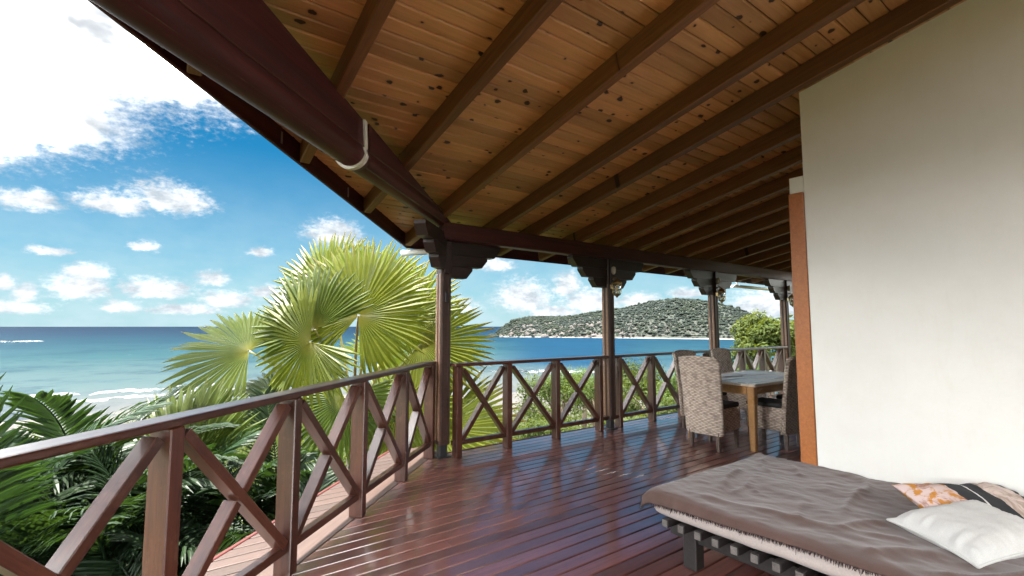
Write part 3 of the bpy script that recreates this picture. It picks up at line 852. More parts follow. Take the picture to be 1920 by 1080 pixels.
# ================================================================== BALUSTRADES
def balustrade(A, B, bals, label, ends, top=1.0, bw=.070, bd=.105, rail_in=0.0):
    A, B = Vector(A), Vector(B); d = (B - A).normalized(); n = Vector((-d.y, d.x, 0))
    t = thing('balustrade', tuple((A + B) / 2), label, 'balustrade', 'dark timber balustrades with crossed braces')
    e0, e1 = ends
    bar('top_rail', A + d * e0 + Vector((0, 0, top - .018)) + n * rail_in, A + d * e1 + Vector((0, 0, top - .018)) + n * rail_in, .125, .036, 'rail_wood', t, bev=.009, segs=2)
    bar('bottom_rail', A + d * e0 + Vector((0, 0, .15)), A + d * e1 + Vector((0, 0, .15)), .055, .048, 'rail_wood', t, bev=.005)
    zt, zb = top - .037, .176
    up = Vector((0, 0, 1))
    for s in bals:
        p = A + d * s
        bar('baluster', p + up * .0, p + up * zt, bw, bd, 'rail_wood', t, up=tuple(n), bev=.005)
    for s0, s1 in zip(bals[:-1], bals[1:]):
        if s1 - s0 < .3: continue
        a, c = s0 + bw / 2, s1 - bw / 2
        lo0, hi0 = A + d * (a + .022) + up * zb, A + d * (a + .028) + up * (zt - .035)
        lo1, hi1 = A + d * (c - .022) + up * zb, A + d * (c - .028) + up * (zt - .035)
        lo0, lo1 = lo0 + up * .012, lo1 + up * .012
        W, H = .076, .047
        bar('cross_brace', lo1 + (lo1 - hi0).normalized() * .012, hi0, W, H, 'rail_wood', t, up=tuple(n.cross((lo1 - hi0).normalized())) , bev=.004)
        v = (hi1 - lo0).normalized(); mid = (hi1 + lo0) / 2
        u = tuple(n.cross(v))
        bar('cross_brace', lo0 - v * .012, mid - v * .029, W, H, 'rail_wood', t, up=u, bev=.004)
        bar('cross_brace', mid + v * .029, hi1, W, H, 'rail_wood', t, up=u, bev=.004)
    return t
off = .042
lefts = [-3.20 - .82 * k for k in (5, 4, 3, 2, 1)] + [-3.20, -2.385, -1.545, -.728, .02]
lA = left(0, off, 0)
balustrade(lA, lA + LD, lefts, 'left balustrade running from the corner post towards the camera above the palms', (-7.6, .085), top=1.022, rail_in=.012)
balustrade((0, YB, 0), (1, YB, 0), [2.585, 3.25, 4.0, 4.775], 'back balustrade bay between the corner post and the first lantern post', (2.52, 4.92), rail_in=.0)
balustrade((0, YB, 0), (1, YB, 0), [5.165, 5.90, 6.635, 7.40], 'back balustrade bay left of and behind the nearest rattan chair', (5.05, 7.55))
balustrade((0, YB, 0), (1, YB, 0), [7.83, 8.52, 9.25, 10.02], 'farthest back balustrade bay behind the dining table', (7.685, 10.175))

# ================================================================== HOUSE WALL
hw = thing('house_wall', (3.8, -1, 0), 'cream plastered house wall behind the daybed with timber door jamb', 'wall')
XW, YE = 3.70, 1.475
def prism_yz(name, pts, x0, x1, mat, parent):
    n = len(pts)
    v = [(x0, a, z) for a, z in pts] + [(x1, a, z) for a, z in pts]
    f = [tuple(range(n - 1, -1, -1)), tuple(range(n, 2 * n))] + [(j, (j + 1) % n, n + (j + 1) % n, n + j) for j in range(n)]
    return mesh_obj(name, pydata(name, v, f), mat, parent)
prism_yz('wall_panel', [(-3.5, 0.0), (YE, 0.0), (YE, roof_z(YE) - .004), (-3.5, roof_z(-3.5) - .004)], XW, XW + .20, 'plaster', hw)
prism_yz('wall_panel', [(YE - .20, 2.5), (YE, 2.5), (YE, roof_z(YE) - .004), (YE - .2, roof_z(YE - .2) - .004)], XW + .202, 11.2, 'plaster', hw)
box('lintel', ((XW + .002 + 11.2) / 2, 1.526, 2.441), (11.2 - XW - .002, .098, .118), 'plaster', hw, bev=.003)
box('lintel', ((XW + .206 + 11.2) / 2, 1.386, 2.441), (11.2 - XW - .21, .176, .116), 'plaster', hw, bev=.003)
for q in (XW + .055, 5.6, 7.5, 9.4, 11.1):
    box('door_jamb', (q, 1.535, 1.19), (.11, .105, 2.38), 'jamb_wood', hw, bev=.006)
for a in (3.86, 5.70, 7.60, 9.50):
    dr = box('door', (a + .86, 1.42, 1.17), (1.68, .045, 2.30), 'dark_door_wood', hw, bev=.006)
    for z in (.45, 1.2, 1.95):
        box('door_panel', (a + .86, 1.448, z), (1.36, .016, .52), 'dark_door_wood', dr, bev=.008)

# ================================================================== DINING TABLE and CHAIRS
TX0, TX1, TY0, TY1 = 5.33, 7.10, 2.72, 3.68
tb = thing('dining_table', ((TX0 + TX1) / 2, (TY0 + TY1) / 2, 0), 'honey coloured wooden dining table with glossy top', 'table')
nb = 5; bwid = (TY1 - TY0 - .16) / nb
for i in range(nb):
    box('top_plank', ((TX0 + TX1) / 2, TY0 + .08 + bwid * (i + .5), .737), (TX1 - TX0 - .16, bwid - .002, .030), 'table_top_sheen', tb, bev=.002)
for q in (TY0 + .04, TY1 - .04): box('top_frame', ((TX0 + TX1) / 2, q, .737), (TX1 - TX0, .078, .032), 'table_top_sheen', tb, bev=.005)
for q in (TX0 + .04, TX1 - .04): box('top_frame', (q, (TY0 + TY1) / 2, .737), (.078, TY1 - TY0 - .162, .032), 'table_top_sheen', tb, bev=.005)
for q in (TY0 + .10, TY1 - .10): box('apron', ((TX0 + TX1) / 2, q, .668), (TX1 - TX0 - .24, .025, .10), 'table_wood', tb, bev=.003)
for q in (TX0 + .09, TX1 - .09): box('apron', (q, (TY0 + TY1) / 2, .668), (.025, TY1 - TY0 - .24, .10), 'table_wood', tb, bev=.003)
def taper_leg(name, w0, w1, z0, z1, mat, parent, M):
    v = []
    for w, z in ((w0, z0), (w1, z1)):
        c = w * .12
        for sx, sy in ((-1, -1), (1, -1), (1, 1), (-1, 1)):
            a, d_ = (w / 2 - c, w / 2) if sx * sy > 0 else (w / 2, w / 2 - c)
            e, g_ = (w / 2, w / 2 - c) if sx * sy > 0 else (w / 2 - c, w / 2)
            v += [(sx * e, sy * g_, z), (sx * a, sy * d_, z)] if sx * sy < 0 else [(sx * a, sy * d_, z), (sx * e, sy * g_, z)]
    # order the eight points by angle so that the ring closes
    ring0 = sorted(v[:8], key=lambda q: math.atan2(q[1], q[0])); ring1 = sorted(v[8:], key=lambda q: math.atan2(q[1], q[0]))
    f = [tuple(range(7, -1, -1)), tuple(range(8, 16))] + [(j, (j + 1) % 8, 8 + (j + 1) % 8, 8 + j) for j in range(8)]
    return mesh_obj(name, pydata(name, ring0 + ring1, f), mat, parent, M)
for a in (TX0 + .085, TX1 - .085):
    for c in (TY0 + .085, TY1 - .085):
        taper_leg('leg', .066, .088, 0, .72, 'table_wood', tb, Matrix.Translation((a, c, 0)))

def chair_proto():
    """rattan dining chair, local frame: faces +x, back at -x, origin on the floor under the seat"""
    t = thing('rattan_chair', (0, 0, 0), 'rattan chair', 'chair', 'rattan chairs round the dining table')
    # backrest: tall shell, slightly leaning and curved, flaring to the top
    nu, nv = 13, 20; v = []; 
    def pt(u, w, side):
        z = .17 + w * .87
        lean = -.21 - .035 * w - .060 * w * w
        half = .205 + .028 * w
        q = (u - .5) * 2
        x = lean - .022 * (1 - q * q) + .0
        top = -.018 * q * q * (w > .97) 
        thick = .060 - .018 * w
        return (x + (thick if side else 0), q * half, z + top)
    for side in (0, 1):
        for j in range(nv):
            for i in range(nu): v.append(pt(i / (nu - 1), j / (nv - 1), side))
    N = nu * nv; f = []
    for j in range(nv - 1):
        for i in range(nu - 1):
            a = j * nu + i
            f.append((a, a + nu, a + nu + 1, a + 1)); f.append((N + a, N + a + 1, N + a + nu + 1, N + a + nu))
    for j in range(nv - 1):
        a = j * nu; f.append((a, N + a, N + a + nu, a + nu)); a += nu - 1; f.append((a, a + nu, N + a + nu, N + a))
    for i in range(nu - 1):
        f.append((i, i + 1, N + i + 1, N + i)); a = (nv - 1) * nu + i; f.append((a, N + a, N + a + 1, a + 1))
    mesh_obj('backrest', pydata('backrest', v, f, False), 'rattan_weave', t)
    # rolled rim round the back
    rim = [pt(0, w, 0) for w in np.linspace(.02, 1, 14)] + [pt(u, 1, 0) for u in np.linspace(.08, .92, 9)] + [pt(1, w, 0) for w in np.linspace(1, .02, 14)]
    rim = [(x + .022, yq, z) for x, yq, z in rim]
    tube_obj('rim', rim, .026, 'rattan_weave', t, 7)
    # seat box with woven skirt
    box('seat', (.025, 0, .335), (.44, .43, .26), 'rattan_weave', t, bev=.022, segs=2)
    cb = box('cushion', (.035, 0, .488), (.41, .41, .055), 'cushion_dark', t, bev=.024, segs=3)
    for sx in (-.175, .205):
        for sy in (-.165, .165):
            taper_leg('leg', .036, .046, 0, .21, 'leg_wood', t, Matrix.Translation((sx - (.02 if sx < 0 else 0), sy, 0)))
    return t
chair0 = chair_proto()
def copy_tree(o, M, label):
    c = o.copy(); COL.objects.link(c); c.matrix_basis = M; c['label'] = label
    for ch in list(o.children):
        k = ch.copy(); COL.objects.link(k); k.parent = c
        k.matrix_parent_inverse = Matrix(); k.matrix_basis = ch.matrix_basis.copy()
    return c
def place(x, yq, deg): return Matrix.Translation((x, yq, 0)) @ Matrix.Rotation(R(deg), 4, 'Z')
chair0.matrix_basis = place(5.245, 3.19, 2)
chair0['label'] = 'nearest rattan chair with its woven back to the camera at the table end'
copy_tree(chair0, place(5.90, 2.80, 92), 'rattan chair seen from the side beside the orange door jamb')
copy_tree(chair0, place(6.62, 2.78, 88), 'rattan chair mostly hidden behind the chair beside the jamb')
copy_tree(chair0, place(6.02, 3.80, -91), 'rattan chair peeking over the nearest chair, facing the table from the sea side')
copy_tree(chair0, place(6.98, 3.80, -88), 'rattan chair facing the camera across the table in front of the balustrade')
o = box('place_mat', (6.25, 3.02, .7565), (.42, .30, .005), 'paper', None, bev=.002); tag(o, 'white place mat on the near half of the dining table', 'place mat')
o = box('place_mat', (6.55, 3.42, .7565), (.42, .30, .005), 'paper', None, bev=.002, rz=.06); tag(o, 'white place mat on the far half of the dining table', 'place mat')
o = box('magazine', (5.95, 3.40, .759), (.30, .22, .010), 'paper', None, bev=.002, rz=-.3); tag(o, 'folded white sheet lying skew on the dining table', 'paper')

# ================================================================== DAYBED
bed = thing('daybed_frame', (3.0, .9, 0), 'low black slatted daybed frame against the cream wall', 'bed')
ys = [1.775 - .1035 * k for k in range(19)]
for q in ys:
    sl_ = box('slat', (3.02, q, .262), (1.27, .042, .046), 'bed_wood', bed, bev=.004)
    box('pale_end', (2.3838, q, .262), (.004, .034, .038), 'bed_end_wood', sl_, bev=.001)
for q in (2.545, 3.50): box('side_beam', (q, .84, .195), (.045, 2.0, .086), 'bed_wood', bed, bev=.004)
for q in (2.545, 3.50):
    for w in (1.70, -.02): box('leg', (q, w, .12), (.085, .085, .238), 'bed_wood', bed, bev=.006)

# mattress: soft slab with rounded, slightly wavy edges
def soft_slab(x0, x1, y0, y1, z0, z1, nx, ny, rad, wob, seed):
    bm = bmesh.new(); bmesh.ops.create_cube(bm, size=1)
    for v in bm.verts: v.co = Vector(((v.co.x + .5) * (x1 - x0) + x0, (v.co.y + .5) * (y1 - y0) + y0, (v.co.z + .5) * (z1 - z0) + z0))
    bmesh.ops.subdivide_edges(bm, edges=bm.edges[:], cuts=0)
    bmesh.ops.bevel(bm, geom=bm.edges[:], offset=rad, segments=4, affect='EDGES', profile=.5)
    ed = [e for e in bm.edges if abs((e.verts[0].co - e.verts[1].co).y) > .6]
    bmesh.ops.subdivide_edges(bm, edges=ed, cuts=ny, use_grid_fill=True)
    for v in bm.verts:
        n_ = float(fbm(np.array(v.co.y * 3.1), np.array(v.co.x * 2.0 + 5), 3, seed)) - .5
        v.co.z += n_ * wob; v.co.x += n_ * wob * .6
    me = bpy.data.meshes.new('slab'); bm.to_mesh(me); bm.free()
    me.polygons.foreach_set('use_smooth', [True] * len(me.polygons)); return me
mt = mesh_obj('mattress', soft_slab(2.402, 3.66, -.12, 1.885, .288, .412, 4, 30, .045, .018, 3), 'mattress_cloth')
tag(mt, 'pale pinkish mattress lying on the black slats', 'mattress')

# blanket: cloth with folds, hanging over the front edge
def blanket():
    nu, nv = 130, 190
    u = np.linspace(0, 1, nu); w = np.linspace(0, 1, nv)
    U, W = np.meshgrid(u, w, indexing='ij')
    Y = 1.945 - W * 2.06
    hang = np.interp(Y, [-.2, .6, 1.2, 1.6, 1.9, 2.0], [.012, .016, .044, .060, .080, .085]) + (fbm(Y * 5, Y * 0, 3, 4) - .5) * .014
    # path across: up the front, over the edge, to the wall
    Ltot = hang + 1.31
    S = U * Ltot
    r = .045
    X = np.where(S < hang, 2.385 - .010 * (1 - S / np.maximum(hang, .01)), 2.385 + (S - hang))
    Z = np.where(S < hang, .425 - (hang - S), .425 + 0 * S)
    # round the front edge
    dtop = np.clip((S - hang) / .06, -1, 1)
    Z = Z - np.where(np.abs(S - hang) < .06, .014 * (1 - np.abs(dtop)) ** 2, 0)
    X = X + np.where(np.abs(S - hang) < .06, .006 * (1 - np.abs(dtop)), 0)
    # foot end droops
    fe = np.clip((Y - 1.86) / .085, 0, 1); Z = Z - fe ** 2 * .050
    on = np.clip((S - hang) / .08, 0, 1) * (1 - fe)
    # folds
    def fold(x0, y0, x1, y1, wd, h, curve=0.0):
        dx, dy = x1 - x0, y1 - y0; L = math.hypot(dx, dy); dx /= L; dy /= L
        a = (X - x0) * dx + (Y - y0) * dy; t = np.clip(a / L, 0, 1)
        c = -(X - x0) * dy + (Y - y0) * dx - curve * np.sin(t * math.pi)
        endf = np.clip(np.minimum(a / L + .12, 1.12 - a / L) / .25, 0, 1)
        return .50 * h * np.exp(-np.abs(c / wd) ** 1.5) * endf ** 1.5
    F = 0
    F = F + fold(2.75, 1.62, 3.22, 1.76, .026, .032, .03)
    F = F + fold(2.72, 1.55, 3.08, 1.62, .018, .018, -.02)
    F = F + fold(2.86, 1.48, 2.97, 1.56, .014, .013)
    F = F + fold(3.30, 1.60, 3.62, 1.80, .022, .020, .04)
    F = F + fold(3.38, 1.45, 3.60, 1.60, .018, .016)
    F = F + fold(2.86, 1.03, 3.42, 1.12, .024, .028, .02)
    F = F + fold(3.30, 1.08, 3.66, 1.22, .030, .026, -.03)
    F = F + fold(2.52, 1.72, 2.62, .90, .030, .016, .02)
    F = F + fold(2.60, 1.30, 2.78, .72, .024, .020, -.04)
    F = F + fold(2.62, .98, 3.00, .78, .030, .032, .05)
    F = F + fold(2.45, .82, 2.74, .62, .035, .030, .02)
    F = F + fold(2.48, .62, 2.95, .30, .028, .034, -.05)
    F = F + fold(2.55, 1.10, 2.90, 1.24, .020, .012, .02)
    F = F + (fbm(X * 4.2, Y * 3.4, 4, 9) - .5) * .030 + (fbm(X * 16, Y * 11, 3, 2) - .5) * .008 + (fbm(X * 30 + Y * 18, Y * 9 - X * 6, 3, 12) - .5) * .006
    Z = Z + F * on + .004
    X = X + (fbm(Y * 9, U * 6, 3, 6) - .5) * .022 * (S < hang + .03)
    back = np.clip((X - 3.58) / .1, 0, 1); Z = Z + back * .010
    X = np.minimum(X, 3.688)
    v = np.stack([X, Y, Z], -1).reshape(-1, 3)
    idx = np.arange(nu * nv).reshape(nu, nv)
    f = np.stack([idx[:-1, :-1], idx[1:, :-1], idx[1:, 1:], idx[:-1, 1:]], -1).reshape(-1, 4)[:, ::-1]
    o = mesh_obj('blanket', np_mesh('blanket', v, f, True), 'blanket_cloth')
    sm = o.modifiers.new('thickness', 'SOLIDIFY'); sm.thickness = .004; sm.offset = -1
    tag(o, 'brown fringed throw blanket spread over the daybed', 'blanket')
    # fringe: fine yarn ends along the front and foot edges
    vv, ff = [], []
    edge = [(X[0, j], Y[0, j], Z[0, j], 0) for j in range(nv)] + [(X[i, 0], Y[i, 0], Z[i, 0], 1) for i in range(nu)]
    for (a, c, z, typ) in edge:
        for _ in range(4):
            p = Vector((a + random.uniform(-.004, .002), c + random.uniform(-.006, .006), z + .003))
            ln = random.uniform(.008, .022) * (1.9 if random.random() < .06 else 1)
            d_ = Vector((random.uniform(-.5, .1), random.uniform(-.5, .5), -1)) if typ == 0 else Vector((random.uniform(-.4, .4), .5, -.8))
            d_.normalize(); sdv = Vector((0, .0018, 0)) if typ == 0 else Vector((.0018, 0, 0))
            k = len(vv); q = p + d_ * ln
            vv += [p - sdv, p + sdv, q + sdv * .5, q - sdv * .5, p + Vector((-.003, 0, 0))]
            ff += [(k, k + 1, k + 2, k + 3), (k, k + 3, k + 4)]
    fr = mesh_obj('fringe', pydata('fringe', vv, ff), 'fringe_yarn', o); fr['kind'] = 'stuff'
blanket()

def pillow(name, lx, ly, th, mat, M, label, seam=None, seed=0):
    nu = 44
    u = np.linspace(-1, 1, nu); U, V = np.meshgrid(u, u, indexing='ij')
    ex = 1 - .10 * (1 - np.abs(V) ** 2) ; ey = 1 - .10 * (1 - np.abs(U) ** 2)
    prof = (np.clip(1 - U ** 4, 0, 1) * np.clip(1 - V ** 4, 0, 1)) ** .55
    wr = (fbm(U * 3 + 7, V * 3, 4, seed) - .5)
    cr = (fbm(U * 9 + 3, V * 2.2, 3, seed + 4) - .5) * np.clip(np.abs(V), 0, 1) ** 2 + (fbm(U * 2.2, V * 9, 3, seed + 8) - .5) * np.clip(np.abs(U), 0, 1) ** 2
    X, Yq = U * lx / 2 * ex, V * ly / 2 * ey
    top = th * .58 * prof * (1 + .25 * wr) + cr * .034 * np.clip(prof * 3, 0, 1) * .8
    bot = -th * .42 * prof
    v = np.concatenate([np.stack([X, Yq, top], -1).reshape(-1, 3), np.stack([X, Yq, bot], -1).reshape(-1, 3)])
    idx = np.arange(nu * nu).reshape(nu, nu); N = nu * nu
    f = np.stack([idx[:-1, :-1], idx[1:, :-1], idx[1:, 1:], idx[:-1, 1:]], -1).reshape(-1, 4)
    f = np.concatenate([f, f[:, ::-1] + N])
    o = mesh_obj(name, np_mesh(name, v, f, True), mat, None, M); tag(o, label, 'pillow')
    if seam:
        ring = [(X[i, 0], Yq[i, 0], 0) for i in range(nu)] + [(X[-1, i], Yq[-1, i], 0) for i in range(1, nu)] + [(X[i, -1], Yq[i, -1], 0) for i in range(nu - 2, -1, -1)] + [(X[0, i], Yq[0, i], 0) for i in range(nu - 2, -1, -1)]
        v, f = tube(ring, .006, 6)
        mesh_obj('seam', pydata('seam', v, f, True), seam, o, M)
    return o
pillow('pillow', .51, .38, .135, 'white_cotton', Matrix.Translation((3.01, .565, .470)) @ Euler((R(6), R(-5), R(-26))).to_matrix().to_4x4(),
       'plain white pillow lying on the brown blanket', 'white_cotton', 2)
pillow('pillow', .74, .46, .15, 'patchwork_cloth', Matrix.Translation((3.36, .56, .445)) @ Euler((R(26), R(4), R(-24))).to_matrix().to_4x4(),
       'patchwork pillow in orange, black and pink behind the white pillow', None, 5)

# ================================================================== PLANTS
def frame(pos, axis, normal):
    """matrix with local +y = axis, +z ~ normal"""
    yv = Vector(axis).normalized(); zv = Vector(normal); zv = (zv - yv * zv.dot(yv)).normalized(); xv = yv.cross(zv)
    M = Matrix(((xv.x, yv.x, zv.x, 0), (xv.y, yv.y, zv.y, 0), (xv.z, yv.z, zv.z, 0), (0, 0, 0, 1))); M.translation = Vector(pos); return M
def fan_blade(rad, span, nseg, seed, cup=.18, droop=.16, split=.66):
    rs = random.Random(seed)
    rows = [.02, .16, .32, split, .68, .83, .94, 1.0]
    v, f = [], []
    half = span / 2; pitch = span / nseg
    for i in range(nseg):
        a = -half + pitch * (i + .5)
        ln = rad * (1 - .16 * (abs(a) / half) ** 2) * rs.uniform(.93, 1.04)
        bend = rs.uniform(.5, 1.5); tw = rs.uniform(-.05, .05); k0 = len(v)
        for q in rows:
            r = q * ln
            hw = math.tan(pitch / 2) * r * 1.0
            if q > split:
                tq = (q - split) / (1 - split); hw = math.tan(pitch / 2) * split * ln * (1.08 - .12 * tq) * (1 - tq ** 1.8)
            aa = a + tw * max(0, q - split) * 2
            base = Vector((math.sin(aa) * r, math.cos(aa) * r, 0))
            z = cup * rad * (abs(math.sin(a * .5))) * q * .8 - droop * rad * q ** 3 * bend
            side = Vector((math.cos(aa), -math.sin(aa), 0))
            pl = min(.45 * hw, .018 * rad) 
            v += [base - side * hw + Vector((0, 0, z - pl)), base + Vector((0, 0, z + pl)), base + side * hw + Vector((0, 0, z - pl))]
        for j in range(len(rows) - 1):
            c = k0 + j * 3
            f += [(c, c + 1, c + 4, c + 3), (c + 1, c + 2, c + 5, c + 4)]
    return pydata('fan_blade', v, f)
def bez(a, b_, c, n=9):
    a, b_, c = Vector(a), Vector(b_), Vector(c)
    return [a * (1 - t) ** 2 + b_ * 2 * t * (1 - t) + c * t * t for t in np.linspace(0, 1, n)]

CROWN = Vector((2.45, 7.55, -.35))
fan = thing('fan_palm', (2.5, 7.6, -3.0), 'large sunlit fan palm just outside the corner post', 'palm')
tube_obj('trunk', [(2.5, 7.65, -3.3), (2.48, 7.6, -2.0), (2.45, 7.55, -.5)], [.17, .14, .12], 'trunk_bark', fan, 12)
camv = Vector((0, 0, 1.4))
RT = Vector((math.sin(R(54)), -math.cos(R(54)), 0)); FWV = Vector((math.cos(R(54)), math.sin(R(54)), 0)); UP = Vector((0, 0, 1))
def dirv(r_, f_, u_): return (RT * r_ + FWV * f_ + UP * u_).normalized()
fans = [  # hub, axis (right, forward, up), normal, radius, span deg, segments, material
    ((2.15, 6.61, 1.55), (.22, .30, 1), (.20, -1, .25), 1.16, 320, 62, 'fan_leaf'),
    ((1.50, 6.50, 1.20), (-.62, .10, -.50), (.05, -1, .30), .94, 265, 50, 'fan_leaf'),
    ((1.58, 6.62, 1.36), (-.50, .12, 1), (.0, -1, .15), .98, 190, 40, 'fan_leaf_shaded'),
    ((.92, 7.40, 1.06), (-1, .10, .30), (.10, -.70, .8), 1.12, 250, 48, 'fan_leaf_shaded'),
    ((2.58, 7.50, 1.78), (.05, .15, 1), (.1, -1, .1), 1.20, 250, 56, 'fan_leaf'),
    ((3.31, 7.04, 1.12), (1, .0, .15), (.0, -.85, .62), 1.22, 260, 54, 'fan_leaf'),
    ((3.12, 7.45, 1.50), (.75, .2, .75), (.1, -1, .3), 1.22, 240, 52, 'fan_leaf'),
    ((3.25, 6.32, -.10), (1, -.25, .22), (-.15, -.75, .85), 1.32, 270, 58, 'fan_leaf'),
    ((2.05, 6.80, .40), (-.25, -.35, -.9), (.1, -1, .45), .95, 260, 50, 'fan_leaf_shaded'),
    ((1.25, 7.05, .44), (-1, -.2, -.15), (-.1, -.6, .9), .98, 250, 48, 'fan_leaf_shaded'),
    ((2.17, 8.15, 1.95), (-.42, .2, 1), (-.1, -1, .2), 1.18, 250, 54, 'fan_leaf'),
    ((3.05, 8.2, .75), (.8, .5, .25), (.2, -.5, .9), 1.15, 250, 48, 'fan_leaf'),
    ((2.75, 6.55, .25), (.25, -.5, -.75), (.2, -1, .5), 1.0, 260, 50, 'fan_leaf'),
]
for i, (hub, ax, nm, rad, span, ns, mt_) in enumerate(fans):
    ns = int(ns * .90)
    M = frame(hub, dirv(*ax), dirv(*nm))
    fr = mesh_obj('frond', fan_blade(rad, R(span), ns, 20 + i), mt_, fan, M)
    mid = (CROWN + Vector(hub)) / 2 + Vector((0, 0, .28)) + (Vector(hub) - CROWN).cross(UP).normalized() * .05
    tube_obj('petiole', bez(CROWN, mid, hub), list(np.linspace(.030, .014, 9)), 'petiole_brown' if i == 0 else 'petiole_green', fr, 7)

def feather_frond(length, seed, arch=.55, leaflet=.50, n=38, droop=.55, width=.040):
    rs = random.Random(seed); v, f = [], []
    def rach(t): return Vector((0, length * (t - .12 * t ** 3 * arch * 2), length * arch * (.75 * t - .95 * t * t)))
    pts = [rach(t) for t in np.linspace(0, 1, 14)]
    tv, tf = tube(pts, list(np.linspace(.016, .003, 14)), 5)
    v += tv; f += tf
    for i in range(n):
        t = .14 + .86 * i / (n - 1)
        p = rach(t); tan = (rach(min(1, t + .02)) - rach(t - .02)).normalized()
        for sd_ in (-1, 1):
            L = leaflet * (math.sin(math.pi * (.12 + .80 * t)) ** .6) * rs.uniform(.8, 1.12)
            fwd = .35 + .75 * t + rs.uniform(-.12, .12)
            d0 = (Vector((sd_, 0, .28 + rs.uniform(-.15, .15))) + tan * fwd).normalized()
            k0 = len(v); ws = [.25, 1, .95, .6, .06]; q = p.copy(); dcur = d0.copy()
            dr = droop * rs.uniform(.6, 1.5)
            for j, wd in enumerate(ws):
                hw = width / 2 * wd * rs.uniform(.95, 1.05)
                w_ = dcur.cross(Vector((0, 0, 1))); 
                if w_.length < .05: w_ = Vector((1, 0, 0))
                w_ = (w_.normalized() + Vector((0, 0, rs.uniform(-.2, .2)))).normalized()
                nrm = w_.cross(dcur).normalized()
                v += [q - w_ * hw, q + nrm * hw * .35, q + w_ * hw]
                q = q + dcur * (L / 4); dcur = (dcur + Vector((0, 0, -dr * (.12 + .16 * j)))).normalized()
            for j in range(4):
                c = k0 + j * 3; f += [(c, c + 1, c + 4, c + 3), (c + 1, c + 2, c + 5, c + 4)]
    return pydata('feather_frond', v, f)
FF = [feather_frond(1.75, 3, .50, .52, 40, .7), feather_frond(1.55, 4, .70, .48, 36, 1.0), feather_frond(1.9, 5, .34, .56, 42, .5), feather_frond(1.4, 6, .85, .46, 34, 1.2)]
def feather_palm(x, yq, z, n, label, scale=1.0, seed=0, tilt=(.25, 1.15), az0=0):
    rs = random.Random(seed)
    t = thing('feather_palm', (x, yq, -3.0), label, 'palm', 'feather palms below the left balustrade')
    tube_obj('trunk', [(x + .05, yq, -3.4), (x, yq + .03, -1.8), (x, yq, z)], [.10, .075, .06], 'trunk_bark', t, 9)
    for i in range(n):
        az = az0 + i * 2.39996 + rs.uniform(-.2, .2)
        q = i / max(1, n - 1)
        el = R(78) * (1 - q) + R(-5) * q + rs.uniform(-.12, .12)
        M = Matrix.Translation((x, yq, z)) @ Matrix.Rotation(az, 4, 'Z') @ Matrix.Rotation(el, 4, 'X') @ Matrix.Rotation(rs.uniform(-.5, .5), 4, 'Y') @ Matrix.Scale(scale * rs.uniform(.82, 1.1), 4)
        mesh_obj('frond', FF[rs.randrange(4)], 'feather_leaf', t, M)
feather_palm(-1.05, 5.55, -.72, 15, 'dark feather palm at the far left edge of the picture', 1.0, 11)
feather_palm(-.25, 5.25, -.75, 15, 'dark feather palm behind the nearest braces of the left balustrade', .92, 12, az0=1.0)
feather_palm(.35, 6.1, -.85, 14, 'feather palm between the nearest braces and the fan palm', .9, 13, az0=2.0)
feather_palm(1.15, 6.5, -1.05, 13, 'low feather palm under the left fronds of the fan palm', .85, 14, az0=.4)
feather_palm(-.5, 4.2, -1.75, 12, 'low feather palm in the shade close under the deck edge', .8, 15, az0=.9)
feather_palm(.7, 5.1, -1.9, 12, 'low feather palm below the deck edge beside the middle balusters', .75, 16, az0=.2)
feather_palm(-1.9, 6.9, -.75, 13, 'feather palm standing farther out at the left edge', .95, 17, az0=.7)
feather_palm(1.9, 6.0, -1.6, 11, 'small feather palm at the foot of the fan palm', .7, 18, az0=.7)

feather_palm(-.62, 6.35, -.62, 15, 'tall feather palm whose tips cross the surf above the left rail', 1.0, 19, az0=.3)
feather_palm(-1.0, 5.0, -.62, 14, 'feather palm filling the lower left corner of the picture', .95, 20, az0=2.2)
feather_palm(.15, 4.75, -1.25, 14, 'feather palm behind the second and third baluster from the camera', .9, 21, az0=1.3)
feather_palm(1.25, 5.6, -1.45, 13, 'feather palm behind the balusters nearest the corner post', .8, 22, az0=2.9)

yp = thing('young_fan_palm', (.25, 6.7, -3), 'young palm with upright pleated leaves behind the left rail', 'palm')
tube_obj('trunk', [(.28, 6.75, -3.3), (.25, 6.7, -1.2)], [.08, .06], 'trunk_bark', yp, 8)
for i, (ax, az_) in enumerate([((-.35, .1, 1), .3), ((.05, .0, 1), -.2), ((.32, .1, 1), .1), ((-.1, .35, 1), .5), ((.6, -.1, .8), 0), ((-.65, 0, .8), .2)]):
    hub = Vector((.25, 6.7, -.35)) + dirv(*ax) * .12
    fr = mesh_obj('frond', fan_blade(1.02, R(52), 11, 60 + i, cup=.05, droop=.22, split=.72), 'fan_leaf_shaded', yp, frame(hub, dirv(*ax), dirv(az_, -1, .15)))
    tube_obj('petiole', bez((.25, 6.7, -1.25), (.25, 6.7, -.8), hub), .012, 'petiole_green', fr, 6)

